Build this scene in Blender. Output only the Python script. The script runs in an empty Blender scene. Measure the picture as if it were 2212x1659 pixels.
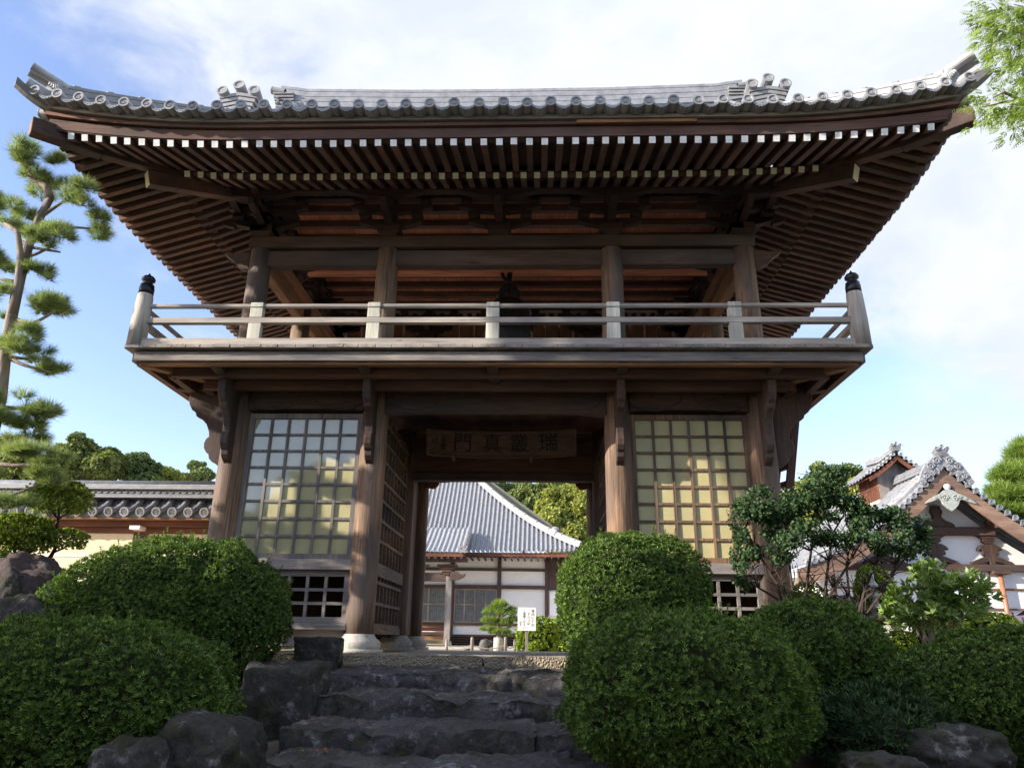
import bpy, math, random
import numpy as np
from mathutils import Vector, Matrix, noise as mnoise

random.seed(7)
RNG = np.random.default_rng(11)
C = bpy.context.scene.collection
SC = bpy.context.scene
PI = math.pi

# ------------------------------------------------------------------ camera
FPX, TILT, YAW, ROLL = 1592.66, 0.334674, 0.039219, 0.014798
CAMP = np.array([0.67, -10.3, 0.18])
IW, IH = 2212.0, 1659.0
_f0 = np.array([-math.sin(YAW), math.cos(YAW), 0]); _r0 = np.array([math.cos(YAW), math.sin(YAW), 0]); _u0 = np.array([0, 0, 1.0])
FW = _f0 * math.cos(TILT) + _u0 * math.sin(TILT); _up = _u0 * math.cos(TILT) - _f0 * math.sin(TILT)
RT = _r0 * math.cos(ROLL) + _up * math.sin(ROLL); UP = _up * math.cos(ROLL) - _r0 * math.sin(ROLL)
cam = bpy.data.cameras.new('camera'); co = bpy.data.objects.new('camera', cam); C.objects.link(co)
cam.sensor_width = 36.0; cam.sensor_fit = 'HORIZONTAL'; cam.lens = FPX / IW * 36.0
cam.clip_start = 0.05; cam.clip_end = 3000
M = Matrix.Identity(4)
for i in range(3):
    M[i][0] = RT[i]; M[i][1] = UP[i]; M[i][2] = -FW[i]; M[i][3] = CAMP[i]
co.matrix_world = M
SC.camera = co


def at(x, y, Y):
    """point of the plane at depth Y that the photograph shows at pixel x, y (surveying helper)"""
    v = FW + RT * (x - IW / 2) / FPX - UP * (y - IH / 2) / FPX
    return CAMP + v * ((Y - CAMP[1]) / v[1])


def mpp(Y):
    return (Y - CAMP[1]) / FPX * 1.0


# ------------------------------------------------------------------ sky and sun
SUN = Vector((-2.45, -1.0, 0.93)).normalized()
EL = math.asin(SUN.z); AZ = math.atan2(SUN.x, SUN.y) % (2 * PI)
world = bpy.data.worlds.new("World"); SC.world = world; world.use_nodes = True
wn = world.node_tree; wn.nodes.clear()


def N(nt, typ, **kw):
    n = nt.nodes.new(typ)
    for k, v in kw.items():
        if k in n.inputs.keys() if hasattr(n.inputs, 'keys') else False:
            n.inputs[k].default_value = v
        else:
            setattr(n, k, v)
    return n


def link(nt, a, b):
    nt.links.new(a, b)


wo = wn.nodes.new('ShaderNodeOutputWorld'); bg = wn.nodes.new('ShaderNodeBackground')
bg.inputs['Strength'].default_value = 0.1
sky = wn.nodes.new('ShaderNodeTexSky'); sky.sky_type = 'NISHITA'; sky.sun_disc = False
sky.sun_elevation = EL; sky.sun_rotation = AZ; sky.air_density = 1.0; sky.dust_density = 0.6; sky.ozone_density = 1.6
tc = wn.nodes.new('ShaderNodeTexCoord')


def wmath(op, a, b=None, c=None):
    n = wn.nodes.new('ShaderNodeMath'); n.operation = op
    for i, v in enumerate((a, b, c)):
        if v is None: continue
        if isinstance(v, (int, float)): n.inputs[i].default_value = v
        else: wn.links.new(v, n.inputs[i])
    return n.outputs[0]


def wdot(vec):
    n = wn.nodes.new('ShaderNodeVectorMath'); n.operation = 'DOT_PRODUCT'
    wn.links.new(tc.outputs['Generated'], n.inputs[0]); n.inputs[1].default_value = vec
    return n.outputs['Value']


def wnoise(scale, detail, rough, loc, stretch=(1, 1, 1)):
    mp = wn.nodes.new('ShaderNodeMapping'); mp.inputs['Location'].default_value = loc; mp.inputs['Scale'].default_value = stretch
    wn.links.new(tc.outputs['Generated'], mp.inputs['Vector'])
    n = wn.nodes.new('ShaderNodeTexNoise'); n.inputs['Scale'].default_value = scale; n.inputs['Detail'].default_value = detail
    n.inputs['Roughness'].default_value = rough; n.inputs['Distortion'].default_value = 0.3
    wn.links.new(mp.outputs[0], n.inputs['Vector'])
    return n.outputs['Fac']


n1 = wnoise(2.6, 7, 0.55, (1.7, 0.4, 2.2), (1, 1, 1.6))
n2 = wnoise(8.0, 6, 0.6, (5.2, 3.1, 0.7), (1, 1, 1.6))
d1 = wdot((0.42, 0.25, 0.87))
gap = Vector((0.36, 0.88, 0.29)).normalized()
g1 = wmath('MULTIPLY', wmath('POWER', wmath('MAXIMUM', wdot(tuple(gap)), 0.0), 90.0), -0.34)
cl = wmath('ADD', d1, wmath('MULTIPLY', wmath('SUBTRACT', n1, 0.5), 0.55))
cl = wmath('ADD', cl, wmath('MULTIPLY', wmath('SUBTRACT', n2, 0.5), 0.38))
cl = wmath('ADD', cl, g1)
mr = wn.nodes.new('ShaderNodeMapRange'); mr.interpolation_type = 'SMOOTHSTEP'
wn.links.new(cl, mr.inputs['Value']); mr.inputs['From Min'].default_value = 0.35; mr.inputs['From Max'].default_value = 0.63
ccol = wn.nodes.new('ShaderNodeMixRGB'); ccol.inputs['Color1'].default_value = (4.3, 4.7, 5.55, 1); ccol.inputs['Color2'].default_value = (5.3, 5.5, 6.0, 1)
cm = wn.nodes.new('ShaderNodeMapRange'); cm.interpolation_type = 'SMOOTHSTEP'; cm.inputs['From Min'].default_value = 0.38; cm.inputs['From Max'].default_value = 0.62
wn.links.new(wmath('ADD', wmath('MULTIPLY', n1, 0.6), wmath('MULTIPLY', n2, 0.4)), cm.inputs['Value']); wn.links.new(cm.outputs[0], ccol.inputs['Fac'])
skyc = wn.nodes.new('ShaderNodeMixRGB'); skyc.blend_type = 'MULTIPLY'; skyc.inputs['Fac'].default_value = 1.0
skyc.inputs['Color2'].default_value = (1.9, 1.74, 1.92, 1)
wn.links.new(sky.outputs[0], skyc.inputs['Color1'])
mx = wn.nodes.new('ShaderNodeMixRGB')
wn.links.new(mr.outputs[0], mx.inputs['Fac']); wn.links.new(skyc.outputs[0], mx.inputs['Color1']); wn.links.new(ccol.outputs[0], mx.inputs['Color2'])
wn.links.new(mx.outputs[0], bg.inputs['Color']); wn.links.new(bg.outputs[0], wo.inputs['Surface'])

sl = bpy.data.lights.new('sun', 'SUN'); sl.energy = 4.8; sl.angle = math.radians(0.53); sl.color = (1.0, 0.91, 0.78)
so = bpy.data.objects.new('sun', sl); C.objects.link(so)
so.rotation_euler = SUN.to_track_quat('Z', 'Y').to_euler()
so.location = (-20, -8, 14)

SC.view_settings.view_transform = 'Standard'; SC.view_settings.look = 'None'
SC.view_settings.exposure = 0.92; SC.view_settings.gamma = 1.0
SC.render.engine = 'CYCLES'
SC.cycles.max_bounces = 6; SC.cycles.diffuse_bounces = 4; SC.cycles.transparent_max_bounces = 4
SC.cycles.caustics_reflective = False; SC.cycles.caustics_refractive = False

# ------------------------------------------------------------------ materials
MATS = {}


def newmat(name):
    m = bpy.data.materials.new(name); m.use_nodes = True
    nt = m.node_tree; nt.nodes.clear()
    out = nt.nodes.new('ShaderNodeOutputMaterial'); b = nt.nodes.new('ShaderNodeBsdfPrincipled')
    nt.links.new(b.outputs[0], out.inputs['Surface'])
    MATS[name] = m
    return m, nt, b


def ramp(nt, fac, stops):
    r = nt.nodes.new('ShaderNodeValToRGB'); e = r.color_ramp.elements
    while len(e) < len(stops): e.new(0.5)
    for i, (p, c) in enumerate(stops):
        e[i].position = p; e[i].color = (*c, 1)
    nt.links.new(fac, r.inputs[0])
    return r.outputs[0]


def coords(nt, scale=(1, 1, 1), rnd=True):
    t = nt.nodes.new('ShaderNodeTexCoord'); mp = nt.nodes.new('ShaderNodeMapping'); mp.inputs['Scale'].default_value = scale
    if rnd:
        oi = nt.nodes.new('ShaderNodeObjectInfo'); ad = nt.nodes.new('ShaderNodeVectorMath'); ad.operation = 'MULTIPLY_ADD'
        nt.links.new(oi.outputs['Random'], ad.inputs[0]); ad.inputs[1].default_value = (37, 53, 41)
        nt.links.new(t.outputs['Object'], ad.inputs[2]); nt.links.new(ad.outputs[0], mp.inputs['Vector'])
    else:
        nt.links.new(t.outputs['Object'], mp.inputs['Vector'])
    return mp.outputs[0]


def noise(nt, vec, scale, detail=5, rough=0.55, dist=0.0):
    n = nt.nodes.new('ShaderNodeTexNoise'); n.inputs['Scale'].default_value = scale; n.inputs['Detail'].default_value = detail
    n.inputs['Roughness'].default_value = rough; n.inputs['Distortion'].default_value = dist
    nt.links.new(vec, n.inputs['Vector'])
    return n.outputs['Fac']


def bump(nt, b, h, strength=0.4, dist=0.01):
    n = nt.nodes.new('ShaderNodeBump'); n.inputs['Strength'].default_value = strength; n.inputs['Distance'].default_value = dist
    nt.links.new(h, n.inputs['Height']); nt.links.new(n.outputs[0], b.inputs['Normal'])


def sc(c, k):
    return tuple(min(1, x * k) for x in c)


def mixc(nt, fac, a, b, mode='MIX'):
    n = nt.nodes.new('ShaderNodeMixRGB'); n.blend_type = mode
    for i, v in ((0, fac), (1, a), (2, b)):
        if isinstance(v, (int, float)): n.inputs[i].default_value = v
        elif isinstance(v, tuple): n.inputs[i].default_value = (*v, 1)
        else: nt.links.new(v, n.inputs[i])
    return n.outputs[0]


def tone(nt, c, amp):
    oi = nt.nodes.new('ShaderNodeObjectInfo'); mr = nt.nodes.new('ShaderNodeMapRange')
    nt.links.new(oi.outputs['Random'], mr.inputs['Value']); mr.inputs['To Min'].default_value = 1 - amp; mr.inputs['To Max'].default_value = 1 + amp
    return mixc(nt, 1.0, c, mr.outputs[0], 'MULTIPLY')


def wood(name, col, axis, dark=0.45, light=1.5, rough=0.75, grain=60, bs=0.35, grey=None):
    m, nt, b = newmat(name)
    s = [1, 1, 1]; s[axis] = 0.035
    v = coords(nt, tuple(s)); f = noise(nt, v, grain, 6, 0.6, 0.4)
    s2 = [1, 1, 1]; s2[axis] = 0.25
    g = noise(nt, coords(nt, tuple(s2)), 3.5, 4)
    c1 = ramp(nt, f, [(0.3, sc(col, dark)), (0.52, col), (0.75, sc(col, light))])
    c2 = ramp(nt, g, [(0.3, (0.6, 0.6, 0.62)), (0.7, (1.25, 1.2, 1.15))])
    c = mixc(nt, 1.0, c1, c2, 'MULTIPLY')
    if grey:
        k = noise(nt, coords(nt, tuple(s2)), 2.1, 5, 0.65)
        kk = ramp(nt, k, [(0.42, (0, 0, 0)), (0.62, (1, 1, 1))])
        c = mixc(nt, kk, c, mixc(nt, 1.0, c2, grey, 'MULTIPLY'))
    s3 = [1, 1, 1]; s3[axis] = 0.05
    ck = noise(nt, coords(nt, tuple(s3)), 26, 4, 0.7, 0.2)
    c = mixc(nt, 1.0, c, ramp(nt, ck, [(0.30, (0.3, 0.28, 0.27)), (0.36, (1, 1, 1))]), 'MULTIPLY')
    st_ = noise(nt, coords(nt, tuple(s2)), 1.3, 6, 0.7)
    c = mixc(nt, 1.0, c, ramp(nt, st_, [(0.35, (0.72, 0.73, 0.76)), (0.6, (1.1, 1.08, 1.05))]), 'MULTIPLY')
    c = tone(nt, c, 0.14)
    nt.links.new(c, b.inputs['Base Color']); b.inputs['Roughness'].default_value = rough
    b.inputs['Specular IOR Level'].default_value = 0.3
    bump(nt, b, f, bs, 0.012)
    return m


def plain(name, col, rough=0.6, var=0.25, scale=6, bs=0.0, bscale=40, spec=0.3, metallic=0.0):
    m, nt, b = newmat(name)
    v = coords(nt); f = noise(nt, v, scale, 6, 0.6)
    c = ramp(nt, f, [(0.3, sc(col, 1 - var)), (0.7, sc(col, 1 + var))])
    c = tone(nt, c, 0.3 * var)
    nt.links.new(c, b.inputs['Base Color']); b.inputs['Roughness'].default_value = rough
    b.inputs['Specular IOR Level'].default_value = spec; b.inputs['Metallic'].default_value = metallic
    if bs:
        bump(nt, b, noise(nt, v, bscale, 6, 0.65), bs, 0.01)
    return m


for ax, nm in enumerate('xyz'):
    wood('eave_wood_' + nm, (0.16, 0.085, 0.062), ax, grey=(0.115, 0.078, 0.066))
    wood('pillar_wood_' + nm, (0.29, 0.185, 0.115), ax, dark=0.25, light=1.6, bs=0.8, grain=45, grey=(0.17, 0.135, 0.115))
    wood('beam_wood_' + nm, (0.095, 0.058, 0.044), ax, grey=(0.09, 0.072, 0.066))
    wood('grey_wood_' + nm, (0.33, 0.295, 0.265), ax, dark=0.5, light=1.35, grey=(0.26, 0.25, 0.245))
    wood('red_wood_' + nm, (0.6, 0.24, 0.13), ax, dark=0.55, light=1.4)
    wood('tan_wood_' + nm, (0.30, 0.165, 0.09), ax, dark=0.6, light=1.3)
wood('silver_wood_x', (0.42, 0.39, 0.35), 0, dark=0.65, light=1.2, grain=30, bs=0.3)
wood('silver_wood', (0.46, 0.44, 0.40), 2, dark=0.7, light=1.2, grain=30, bs=0.3)
wood('eave_shade_wood_x', (0.055, 0.032, 0.026), 0)  # darker copy of the eave wood, under-eave shade put into the colour
wood('eave_shade_wood_y', (0.055, 0.032, 0.026), 1)
wood('barge_wood', (0.26, 0.175, 0.13), 0, dark=0.65, light=1.25)
wood('pale_wood', (0.62, 0.62, 0.53), 2, dark=0.75, light=1.15, grain=30, bs=0.15)
wood('plaque_wood', (0.15, 0.10, 0.075), 0, dark=0.6, light=1.3, grain=30)
wood('rust_wood', (0.17, 0.07, 0.045), 0, dark=0.8, light=1.15)
plain('white_paint', (0.78, 0.79, 0.78), 0.6, 0.16, 14)
plain('yellow_paint', (0.82, 0.81, 0.58), 0.6, 0.10, 25)
plain('ink', (0.012, 0.011, 0.012), 0.6, 0.2)
plain('black_metal', (0.03, 0.032, 0.038), 0.35, 0.2, spec=0.5, metallic=0.6)
plain('bronze', (0.045, 0.05, 0.055), 0.5, 0.3, metallic=0.3)
plain('dark_void', (0.025, 0.018, 0.014), 0.9, 0.2)  # near-black, the gloom of rooms and underfloor put into the colour
plain('plaster_white', (0.82, 0.82, 0.81), 0.85, 0.04, 3)
plain('plaster_cream', (0.78, 0.67, 0.46), 0.9, 0.05, 2.5)
plain('sign_white', (0.86, 0.87, 0.88), 0.4, 0.02)
plain('copper', (0.42, 0.17, 0.10), 0.4, 0.15, spec=0.5)
plain('verdigris', (0.42, 0.46, 0.42), 0.8, 0.25, 20)
plain('car_pink', (0.66, 0.42, 0.48), 0.4, 0.03, spec=0.4)
plain('car_glass', (0.03, 0.035, 0.04), 0.08, 0.1, spec=0.6)
plain('rubber', (0.02, 0.02, 0.02), 0.8, 0.1)
plain('pot_glaze', (0.03, 0.03, 0.045), 0.4, 0.2)
plain('rope_fibre', (0.35, 0.3, 0.24), 0.9, 0.2)
plain('window_glass', (0.16, 0.18, 0.19), 0.12, 0.25, 8, spec=0.6)
plain('lattice_dark', (0.05, 0.045, 0.04), 0.5, 0.2)


def tile_mat(name, col, var, rough):
    m, nt, b = newmat(name)
    v = coords(nt); f = noise(nt, v, 5.0, 6, 0.65); g = noise(nt, v, 45, 4, 0.6)
    c = ramp(nt, f, [(0.28, sc(col, 1 - var)), (0.72, sc(col, 1 + var))])
    c = mixc(nt, 1.0, c, ramp(nt, g, [(0.3, (0.8, 0.8, 0.8)), (0.7, (1.15, 1.15, 1.15))]), 'MULTIPLY')
    c = tone(nt, c, 0.2)
    nt.links.new(c, b.inputs['Base Color']); b.inputs['Roughness'].default_value = rough
    b.inputs['Specular IOR Level'].default_value = 0.5
    bump(nt, b, g, 0.12, 0.01)


tile_mat('tile', (0.22, 0.23, 0.25), 0.3, 0.45)
tile_mat('tile_pale', (0.28, 0.285, 0.295), 0.25, 0.5)
tile_mat('tile_hall', (0.24, 0.25, 0.27), 0.25, 0.5)
tile_mat('tile_dark', (0.14, 0.145, 0.155), 0.35, 0.5)


def stone_mat(name, a, bcol, lich, moss=None, scale=3.0, bs=1.0):
    m, nt, b = newmat(name)
    v = coords(nt); f = noise(nt, v, scale, 8, 0.65, 0.3); g = noise(nt, v, scale * 9, 8, 0.7)
    c = ramp(nt, f, [(0.3, a), (0.7, bcol)])
    l = ramp(nt, noise(nt, v, scale * 2.3, 8, 0.75), [(0.56, (0, 0, 0)), (0.66, (1, 1, 1))])
    c = mixc(nt, l, c, lich)
    if moss:
        k = ramp(nt, noise(nt, v, scale * 1.4, 7, 0.7), [(0.52, (0, 0, 0)), (0.62, (1, 1, 1))])
        c = mixc(nt, k, c, moss)
    c = mixc(nt, 1.0, c, ramp(nt, g, [(0.25, (0.55, 0.55, 0.55)), (0.75, (1.35, 1.35, 1.35))]), 'MULTIPLY')
    nt.links.new(c, b.inputs['Base Color']); b.inputs['Roughness'].default_value = 0.9
    b.inputs['Specular IOR Level'].default_value = 0.25
    bump(nt, b, g, bs, 0.03)


stone_mat('step_stone', (0.06, 0.056, 0.054), (0.15, 0.142, 0.138), (0.30, 0.29, 0.295), (0.065, 0.065, 0.038), 2.6)
stone_mat('rock', (0.035, 0.032, 0.03), (0.08, 0.074, 0.068), (0.24, 0.235, 0.23), (0.05, 0.055, 0.03), 2.2)
stone_mat('rock_red', (0.06, 0.046, 0.043), (0.12, 0.09, 0.083), (0.15, 0.135, 0.13), None, 2.2)
stone_mat('granite', (0.46, 0.44, 0.39), (0.56, 0.54, 0.48), (0.60, 0.58, 0.52), None, 3.0, 0.3)
stone_mat('kerb_stone', (0.28, 0.235, 0.165), (0.40, 0.34, 0.24), (0.46, 0.40, 0.30), None, 5.0, 1.6)
def pebbles():
    m = MATS['kerb_stone']; nt = m.node_tree; b = [n for n in nt.nodes if n.type == 'BSDF_PRINCIPLED'][0]
    vo = nt.nodes.new('ShaderNodeTexVoronoi'); vo.inputs['Scale'].default_value = 42; nt.links.new(coords(nt), vo.inputs['Vector'])
    bump(nt, b, vo.outputs['Distance'], 0.9, -0.03)


pebbles()
stone_mat('soil', (0.075, 0.05, 0.038), (0.14, 0.10, 0.075), (0.2, 0.16, 0.12), (0.05, 0.06, 0.02), 4.0)


def ground_mat():
    m, nt, b = newmat('ground')
    t = nt.nodes.new('ShaderNodeNewGeometry'); sep = nt.nodes.new('ShaderNodeSeparateXYZ'); nt.links.new(t.outputs['Position'], sep.inputs[0])
    f = noise(nt, t.outputs['Position'], 6.0, 8, 0.7); g = noise(nt, t.outputs['Position'], 60, 6, 0.7)
    soil = ramp(nt, f, [(0.3, (0.06, 0.045, 0.033)), (0.55, (0.12, 0.09, 0.065)), (0.72, (0.08, 0.085, 0.04))])
    grav = ramp(nt, g, [(0.3, (0.40, 0.35, 0.28)), (0.7, (0.60, 0.53, 0.43))])
    mr = nt.nodes.new('ShaderNodeMapRange'); nt.links.new(sep.outputs['Y'], mr.inputs['Value'])
    mr.inputs['From Min'].default_value = -0.9; mr.inputs['From Max'].default_value = -0.6
    m2 = nt.nodes.new('ShaderNodeMapRange'); nt.links.new(sep.outputs['Y'], m2.inputs['Value'])
    m2.inputs['From Min'].default_value = -11.5; m2.inputs['From Max'].default_value = -12.5
    fr = nt.nodes.new('ShaderNodeMath'); fr.operation = 'MAXIMUM'; nt.links.new(mr.outputs[0], fr.inputs[0]); nt.links.new(m2.outputs[0], fr.inputs[1])
    c = mixc(nt, fr.outputs[0], soil, grav)
    m3 = nt.nodes.new('ShaderNodeMapRange'); nt.links.new(sep.outputs['Y'], m3.inputs['Value']); m3.inputs['From Min'].default_value = 36; m3.inputs['From Max'].default_value = 42
    c = mixc(nt, m3.outputs[0], c, ramp(nt, f, [(0.3, (0.05, 0.075, 0.025)), (0.7, (0.10, 0.13, 0.045))]))
    nt.links.new(c, b.inputs['Base Color']); b.inputs['Roughness'].default_value = 0.95
    bump(nt, b, g, 0.8, 0.02)


ground_mat()


def pane_mat(name, col, rough, ior):
    m, nt, b = newmat(name)
    v = coords(nt); f = noise(nt, v, 3, 4)
    c = ramp(nt, f, [(0.3, sc(col, 0.9)), (0.7, sc(col, 1.1))])
    nt.links.new(c, b.inputs['Base Color']); b.inputs['Roughness'].default_value = rough; b.inputs['IOR'].default_value = ior


pane_mat('pane_gloss', (0.50, 0.455, 0.25), 0.05, 1.95)
pane_mat('pane_matt', (0.52, 0.455, 0.23), 0.5, 1.45)


def leaf_mat(name, a, bcol, trans=0.3, rough=0.45, spec=0.35):
    m = bpy.data.materials.new(name); m.use_nodes = True; nt = m.node_tree; nt.nodes.clear(); MATS[name] = m
    out = nt.nodes.new('ShaderNodeOutputMaterial'); b = nt.nodes.new('ShaderNodeBsdfPrincipled')
    at_ = nt.nodes.new('ShaderNodeAttribute'); at_.attribute_name = 'tint'
    c = ramp(nt, at_.outputs['Fac'], [(0.0, a), (0.75, bcol), (1.0, sc(bcol, 1.5))])
    nt.links.new(c, b.inputs['Base Color']); b.inputs['Roughness'].default_value = rough; b.inputs['Specular IOR Level'].default_value = spec
    tr = nt.nodes.new('ShaderNodeBsdfTranslucent'); c2 = mixc(nt, 1.0, c, (1.5, 1.5, 0.6), 'MULTIPLY'); nt.links.new(c2, tr.inputs['Color'])
    mx = nt.nodes.new('ShaderNodeMixShader'); mx.inputs[0].default_value = trans
    nt.links.new(b.outputs[0], mx.inputs[1]); nt.links.new(tr.outputs[0], mx.inputs[2]); nt.links.new(mx.outputs[0], out.inputs['Surface'])


leaf_mat('azalea_leaf', (0.03, 0.068, 0.015), (0.19, 0.30, 0.065), 0.28)
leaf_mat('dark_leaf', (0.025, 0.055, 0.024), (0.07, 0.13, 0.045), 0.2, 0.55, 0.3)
leaf_mat('shrub_leaf', (0.09, 0.17, 0.04), (0.28, 0.38, 0.12), 0.35, 0.35, 0.5)
leaf_mat('lime_leaf', (0.14, 0.22, 0.02), (0.32, 0.42, 0.06), 0.35)
leaf_mat('pine_needle', (0.11, 0.17, 0.08), (0.32, 0.40, 0.20), 0.4)
leaf_mat('niwaki_leaf', (0.09, 0.15, 0.028), (0.30, 0.38, 0.075), 0.35)
leaf_mat('tree_leaf', (0.09, 0.13, 0.04), (0.24, 0.29, 0.10), 0.3, 0.6)
leaf_mat('tree_yellow', (0.16, 0.20, 0.04), (0.40, 0.42, 0.12), 0.35, 0.6)
leaf_mat('tree_dark', (0.085, 0.13, 0.05), (0.22, 0.28, 0.11), 0.25, 0.6)
leaf_mat('cypress_leaf', (0.10, 0.17, 0.03), (0.26, 0.36, 0.08), 0.35)
leaf_mat('dead_leaf', (0.10, 0.03, 0.015), (0.30, 0.10, 0.04), 0.2)
plain('bush_stem_hull', (0.025, 0.03, 0.012), 0.95, 0.3, 12)  # stems, and the dark hull that blocks light inside bushes
wood('bark', (0.13, 0.095, 0.075), 2, dark=0.4, light=1.7, grain=22, bs=1.0)
wood('bark_pale', (0.30, 0.25, 0.20), 2, dark=0.45, light=1.4, grain=18, bs=1.0)
wood('bark_dark', (0.06, 0.045, 0.038), 2, dark=0.5, light=1.6, grain=22, bs=0.8)


# ------------------------------------------------------------------ mesh helpers
class MB:
    def __init__(self): self.v = []; self.f = []; self.m = []

    def add(self, vs, fs, mi=0):
        o = len(self.v); self.v += [tuple(x) for x in vs]
        self.f += [tuple(i + o for i in f) for f in fs]; self.m += [mi] * len(fs)
        return self

    def box(self, x0, x1, y0, y1, z0, z1, mi=0):
        v = [(x0, y0, z0), (x1, y0, z0), (x1, y1, z0), (x0, y1, z0), (x0, y0, z1), (x1, y0, z1), (x1, y1, z1), (x0, y1, z1)]
        return self.add(v, [(0, 3, 2, 1), (4, 5, 6, 7), (0, 1, 5, 4), (1, 2, 6, 5), (2, 3, 7, 6), (3, 0, 4, 7)], mi)

    def beam(self, p0, p1, w, h, mi=0, tip=None, up=(0, 0, 1)):
        p0 = Vector(p0); p1 = Vector(p1); d = (p1 - p0).normalized(); s = d.cross(Vector(up)).normalized(); u = s.cross(d)
        v = []
        for p in (p0, p1):
            for a, b in ((-1, -1), (1, -1), (1, 1), (-1, 1)): v.append(p + s * a * w / 2 + u * b * h / 2)
        self.add(v, [(0, 1, 2, 3), (0, 4, 5, 1), (1, 5, 6, 2), (2, 6, 7, 3), (3, 7, 4, 0)], mi)
        o = len(self.v) - 8; self.f.append((o + 4, o + 7, o + 6, o + 5)); self.m.append(mi if tip is None else tip)
        return self

    def prism(self, pts, axis, a, b, mi=0):
        """outline pts (2D) extruded along axis (0,1,2) from a to b"""
        n = len(pts); v = []
        for k in (a, b):
            for p in pts:
                q = list(p); q.insert(axis, k); v.append(q)
        f = [(i, (i + 1) % n, n + (i + 1) % n, n + i) for i in range(n)]
        f.append(tuple(range(n - 1, -1, -1))); f.append(tuple(range(n, 2 * n)))
        return self.add(v, f, mi)

    def lathe(self, prof, c=(0, 0, 0), n=20, mi=0, cap=True, axis=2, rot=None):
        v = []; f = []
        for r, z in prof:
            for k in range(n):
                a = 2 * PI * k / n; q = Vector((r * math.cos(a), r * math.sin(a), z))
                if rot: q = rot @ q
                v.append(q + Vector(c))
        m = len(prof)
        for i in range(m - 1):
            for k in range(n): f.append((i * n + k, i * n + (k + 1) % n, (i + 1) * n + (k + 1) % n, (i + 1) * n + k))
        if cap: f.append(tuple(range(n - 1, -1, -1))); f.append(tuple((m - 1) * n + k for k in range(n)))
        return self.add(v, f, mi)

    def tube(self, pts, rad, n=8, mi=0):
        pts = [Vector(p) for p in pts]; v = []; f = []
        if not hasattr(rad, '__len__'): rad = [rad] * len(pts)
        for i, p in enumerate(pts):
            d = (pts[min(i + 1, len(pts) - 1)] - pts[max(i - 1, 0)]).normalized()
            s = d.cross(Vector((0.31, 0.2, 0.93)));
            if s.length < 0.1: s = d.cross(Vector((1, 0, 0)))
            s.normalize(); u = s.cross(d)
            for k in range(n):
                a = 2 * PI * k / n; v.append(p + (s * math.cos(a) + u * math.sin(a)) * rad[i])
        m = len(pts)
        for i in range(m - 1):
            for k in range(n): f.append((i * n + k, (i + 1) * n + k, (i + 1) * n + (k + 1) % n, i * n + (k + 1) % n))
        f.append(tuple(range(n))); f.append(tuple((m - 1) * n + k for k in range(n - 1, -1, -1)))
        return self.add(v, f, mi)

    def grid(self, fn, nu, nv, mi=0, flip=False):
        v = [fn(i / nu, j / nv) for j in range(nv + 1) for i in range(nu + 1)]; f = []
        for j in range(nv):
            for i in range(nu):
                a = j * (nu + 1) + i; q = (a, a + 1, a + nu + 2, a + nu + 1)
                f.append(q[::-1] if flip else q)
        return self.add(v, f, mi)

    def build(self, name, mats, parent=None, bevel=0.0, smooth=False, off=None):
        me = bpy.data.meshes.new(name)
        vv = self.v if off is None else [(x - off[0], y - off[1], z - off[2]) for x, y, z in self.v]
        me.from_pydata(vv, [], self.f)
        if isinstance(mats, str): mats = [mats]
        for m in mats: me.materials.append(MATS[m])
        if len(mats) > 1: me.polygons.foreach_set('material_index', self.m)
        if smooth: me.polygons.foreach_set('use_smooth', [True] * len(me.polygons))
        me.update()
        o = bpy.data.objects.new(name, me); C.objects.link(o)
        if off is not None: o.location = off
        if parent is not None: o.parent = parent
        if bevel:
            b = o.modifiers.new('bevel', 'BEVEL'); b.width = bevel; b.segments = 1; b.limit_method = 'ANGLE'; b.angle_limit = 0.7
        return o


def np_mesh(name, V, F, mat, parent=None, tint=None, mi=None):
    me = bpy.data.meshes.new(name); V = np.ascontiguousarray(V, np.float32); F = np.ascontiguousarray(F, np.int32)
    k = F.shape[1]
    me.vertices.add(len(V)); me.vertices.foreach_set('co', V.ravel())
    me.loops.add(F.size); me.loops.foreach_set('vertex_index', F.ravel())
    me.polygons.add(len(F)); me.polygons.foreach_set('loop_start', np.arange(0, F.size, k, dtype=np.int32))
    for m in ([mat] if isinstance(mat, str) else mat): me.materials.append(MATS[m])
    if mi is not None: me.polygons.foreach_set('material_index', mi.astype(np.int32))
    me.update(calc_edges=True)
    if tint is not None:
        a = me.attributes.new('tint', 'FLOAT', 'FACE'); a.data.foreach_set('value', np.ascontiguousarray(tint, np.float32))
    o = bpy.data.objects.new(name, me); C.objects.link(o)
    if parent is not None: o.parent = parent
    return o


def tag(o, label, cat, group=None, kind=None):
    o['label'] = label; o['category'] = cat
    if group: o['group'] = group
    if kind: o['kind'] = kind
    return o


def thing(name, label, cat, loc=(0, 0, 0), rz=0, group=None):
    o = bpy.data.objects.new(name, None); C.objects.link(o); o.location = loc; o.rotation_euler = (0, 0, rz); o.empty_display_size = 0.3
    return tag(o, label, cat, group)


def unit(a):
    return a / np.maximum(np.linalg.norm(a, axis=1, keepdims=True), 1e-9)


def rdir(n):
    return unit(RNG.normal(size=(n, 3)))


def perp(D):
    return unit(np.cross(D, rdir(len(D))))


def kites(P, D, S, L, Wd, bend=0.0):
    """one folded leaf quad for each point"""
    L = np.asarray(L).reshape(-1, 1); Wd = np.asarray(Wd).reshape(-1, 1); n = len(P)
    U = np.cross(S, D)
    V = np.stack([P, P + D * L * 0.55 + S * Wd + U * bend * L, P + D * L, P + D * L * 0.55 - S * Wd + U * bend * L], 1).reshape(-1, 3)
    return V, np.arange(4 * n).reshape(n, 4)


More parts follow.
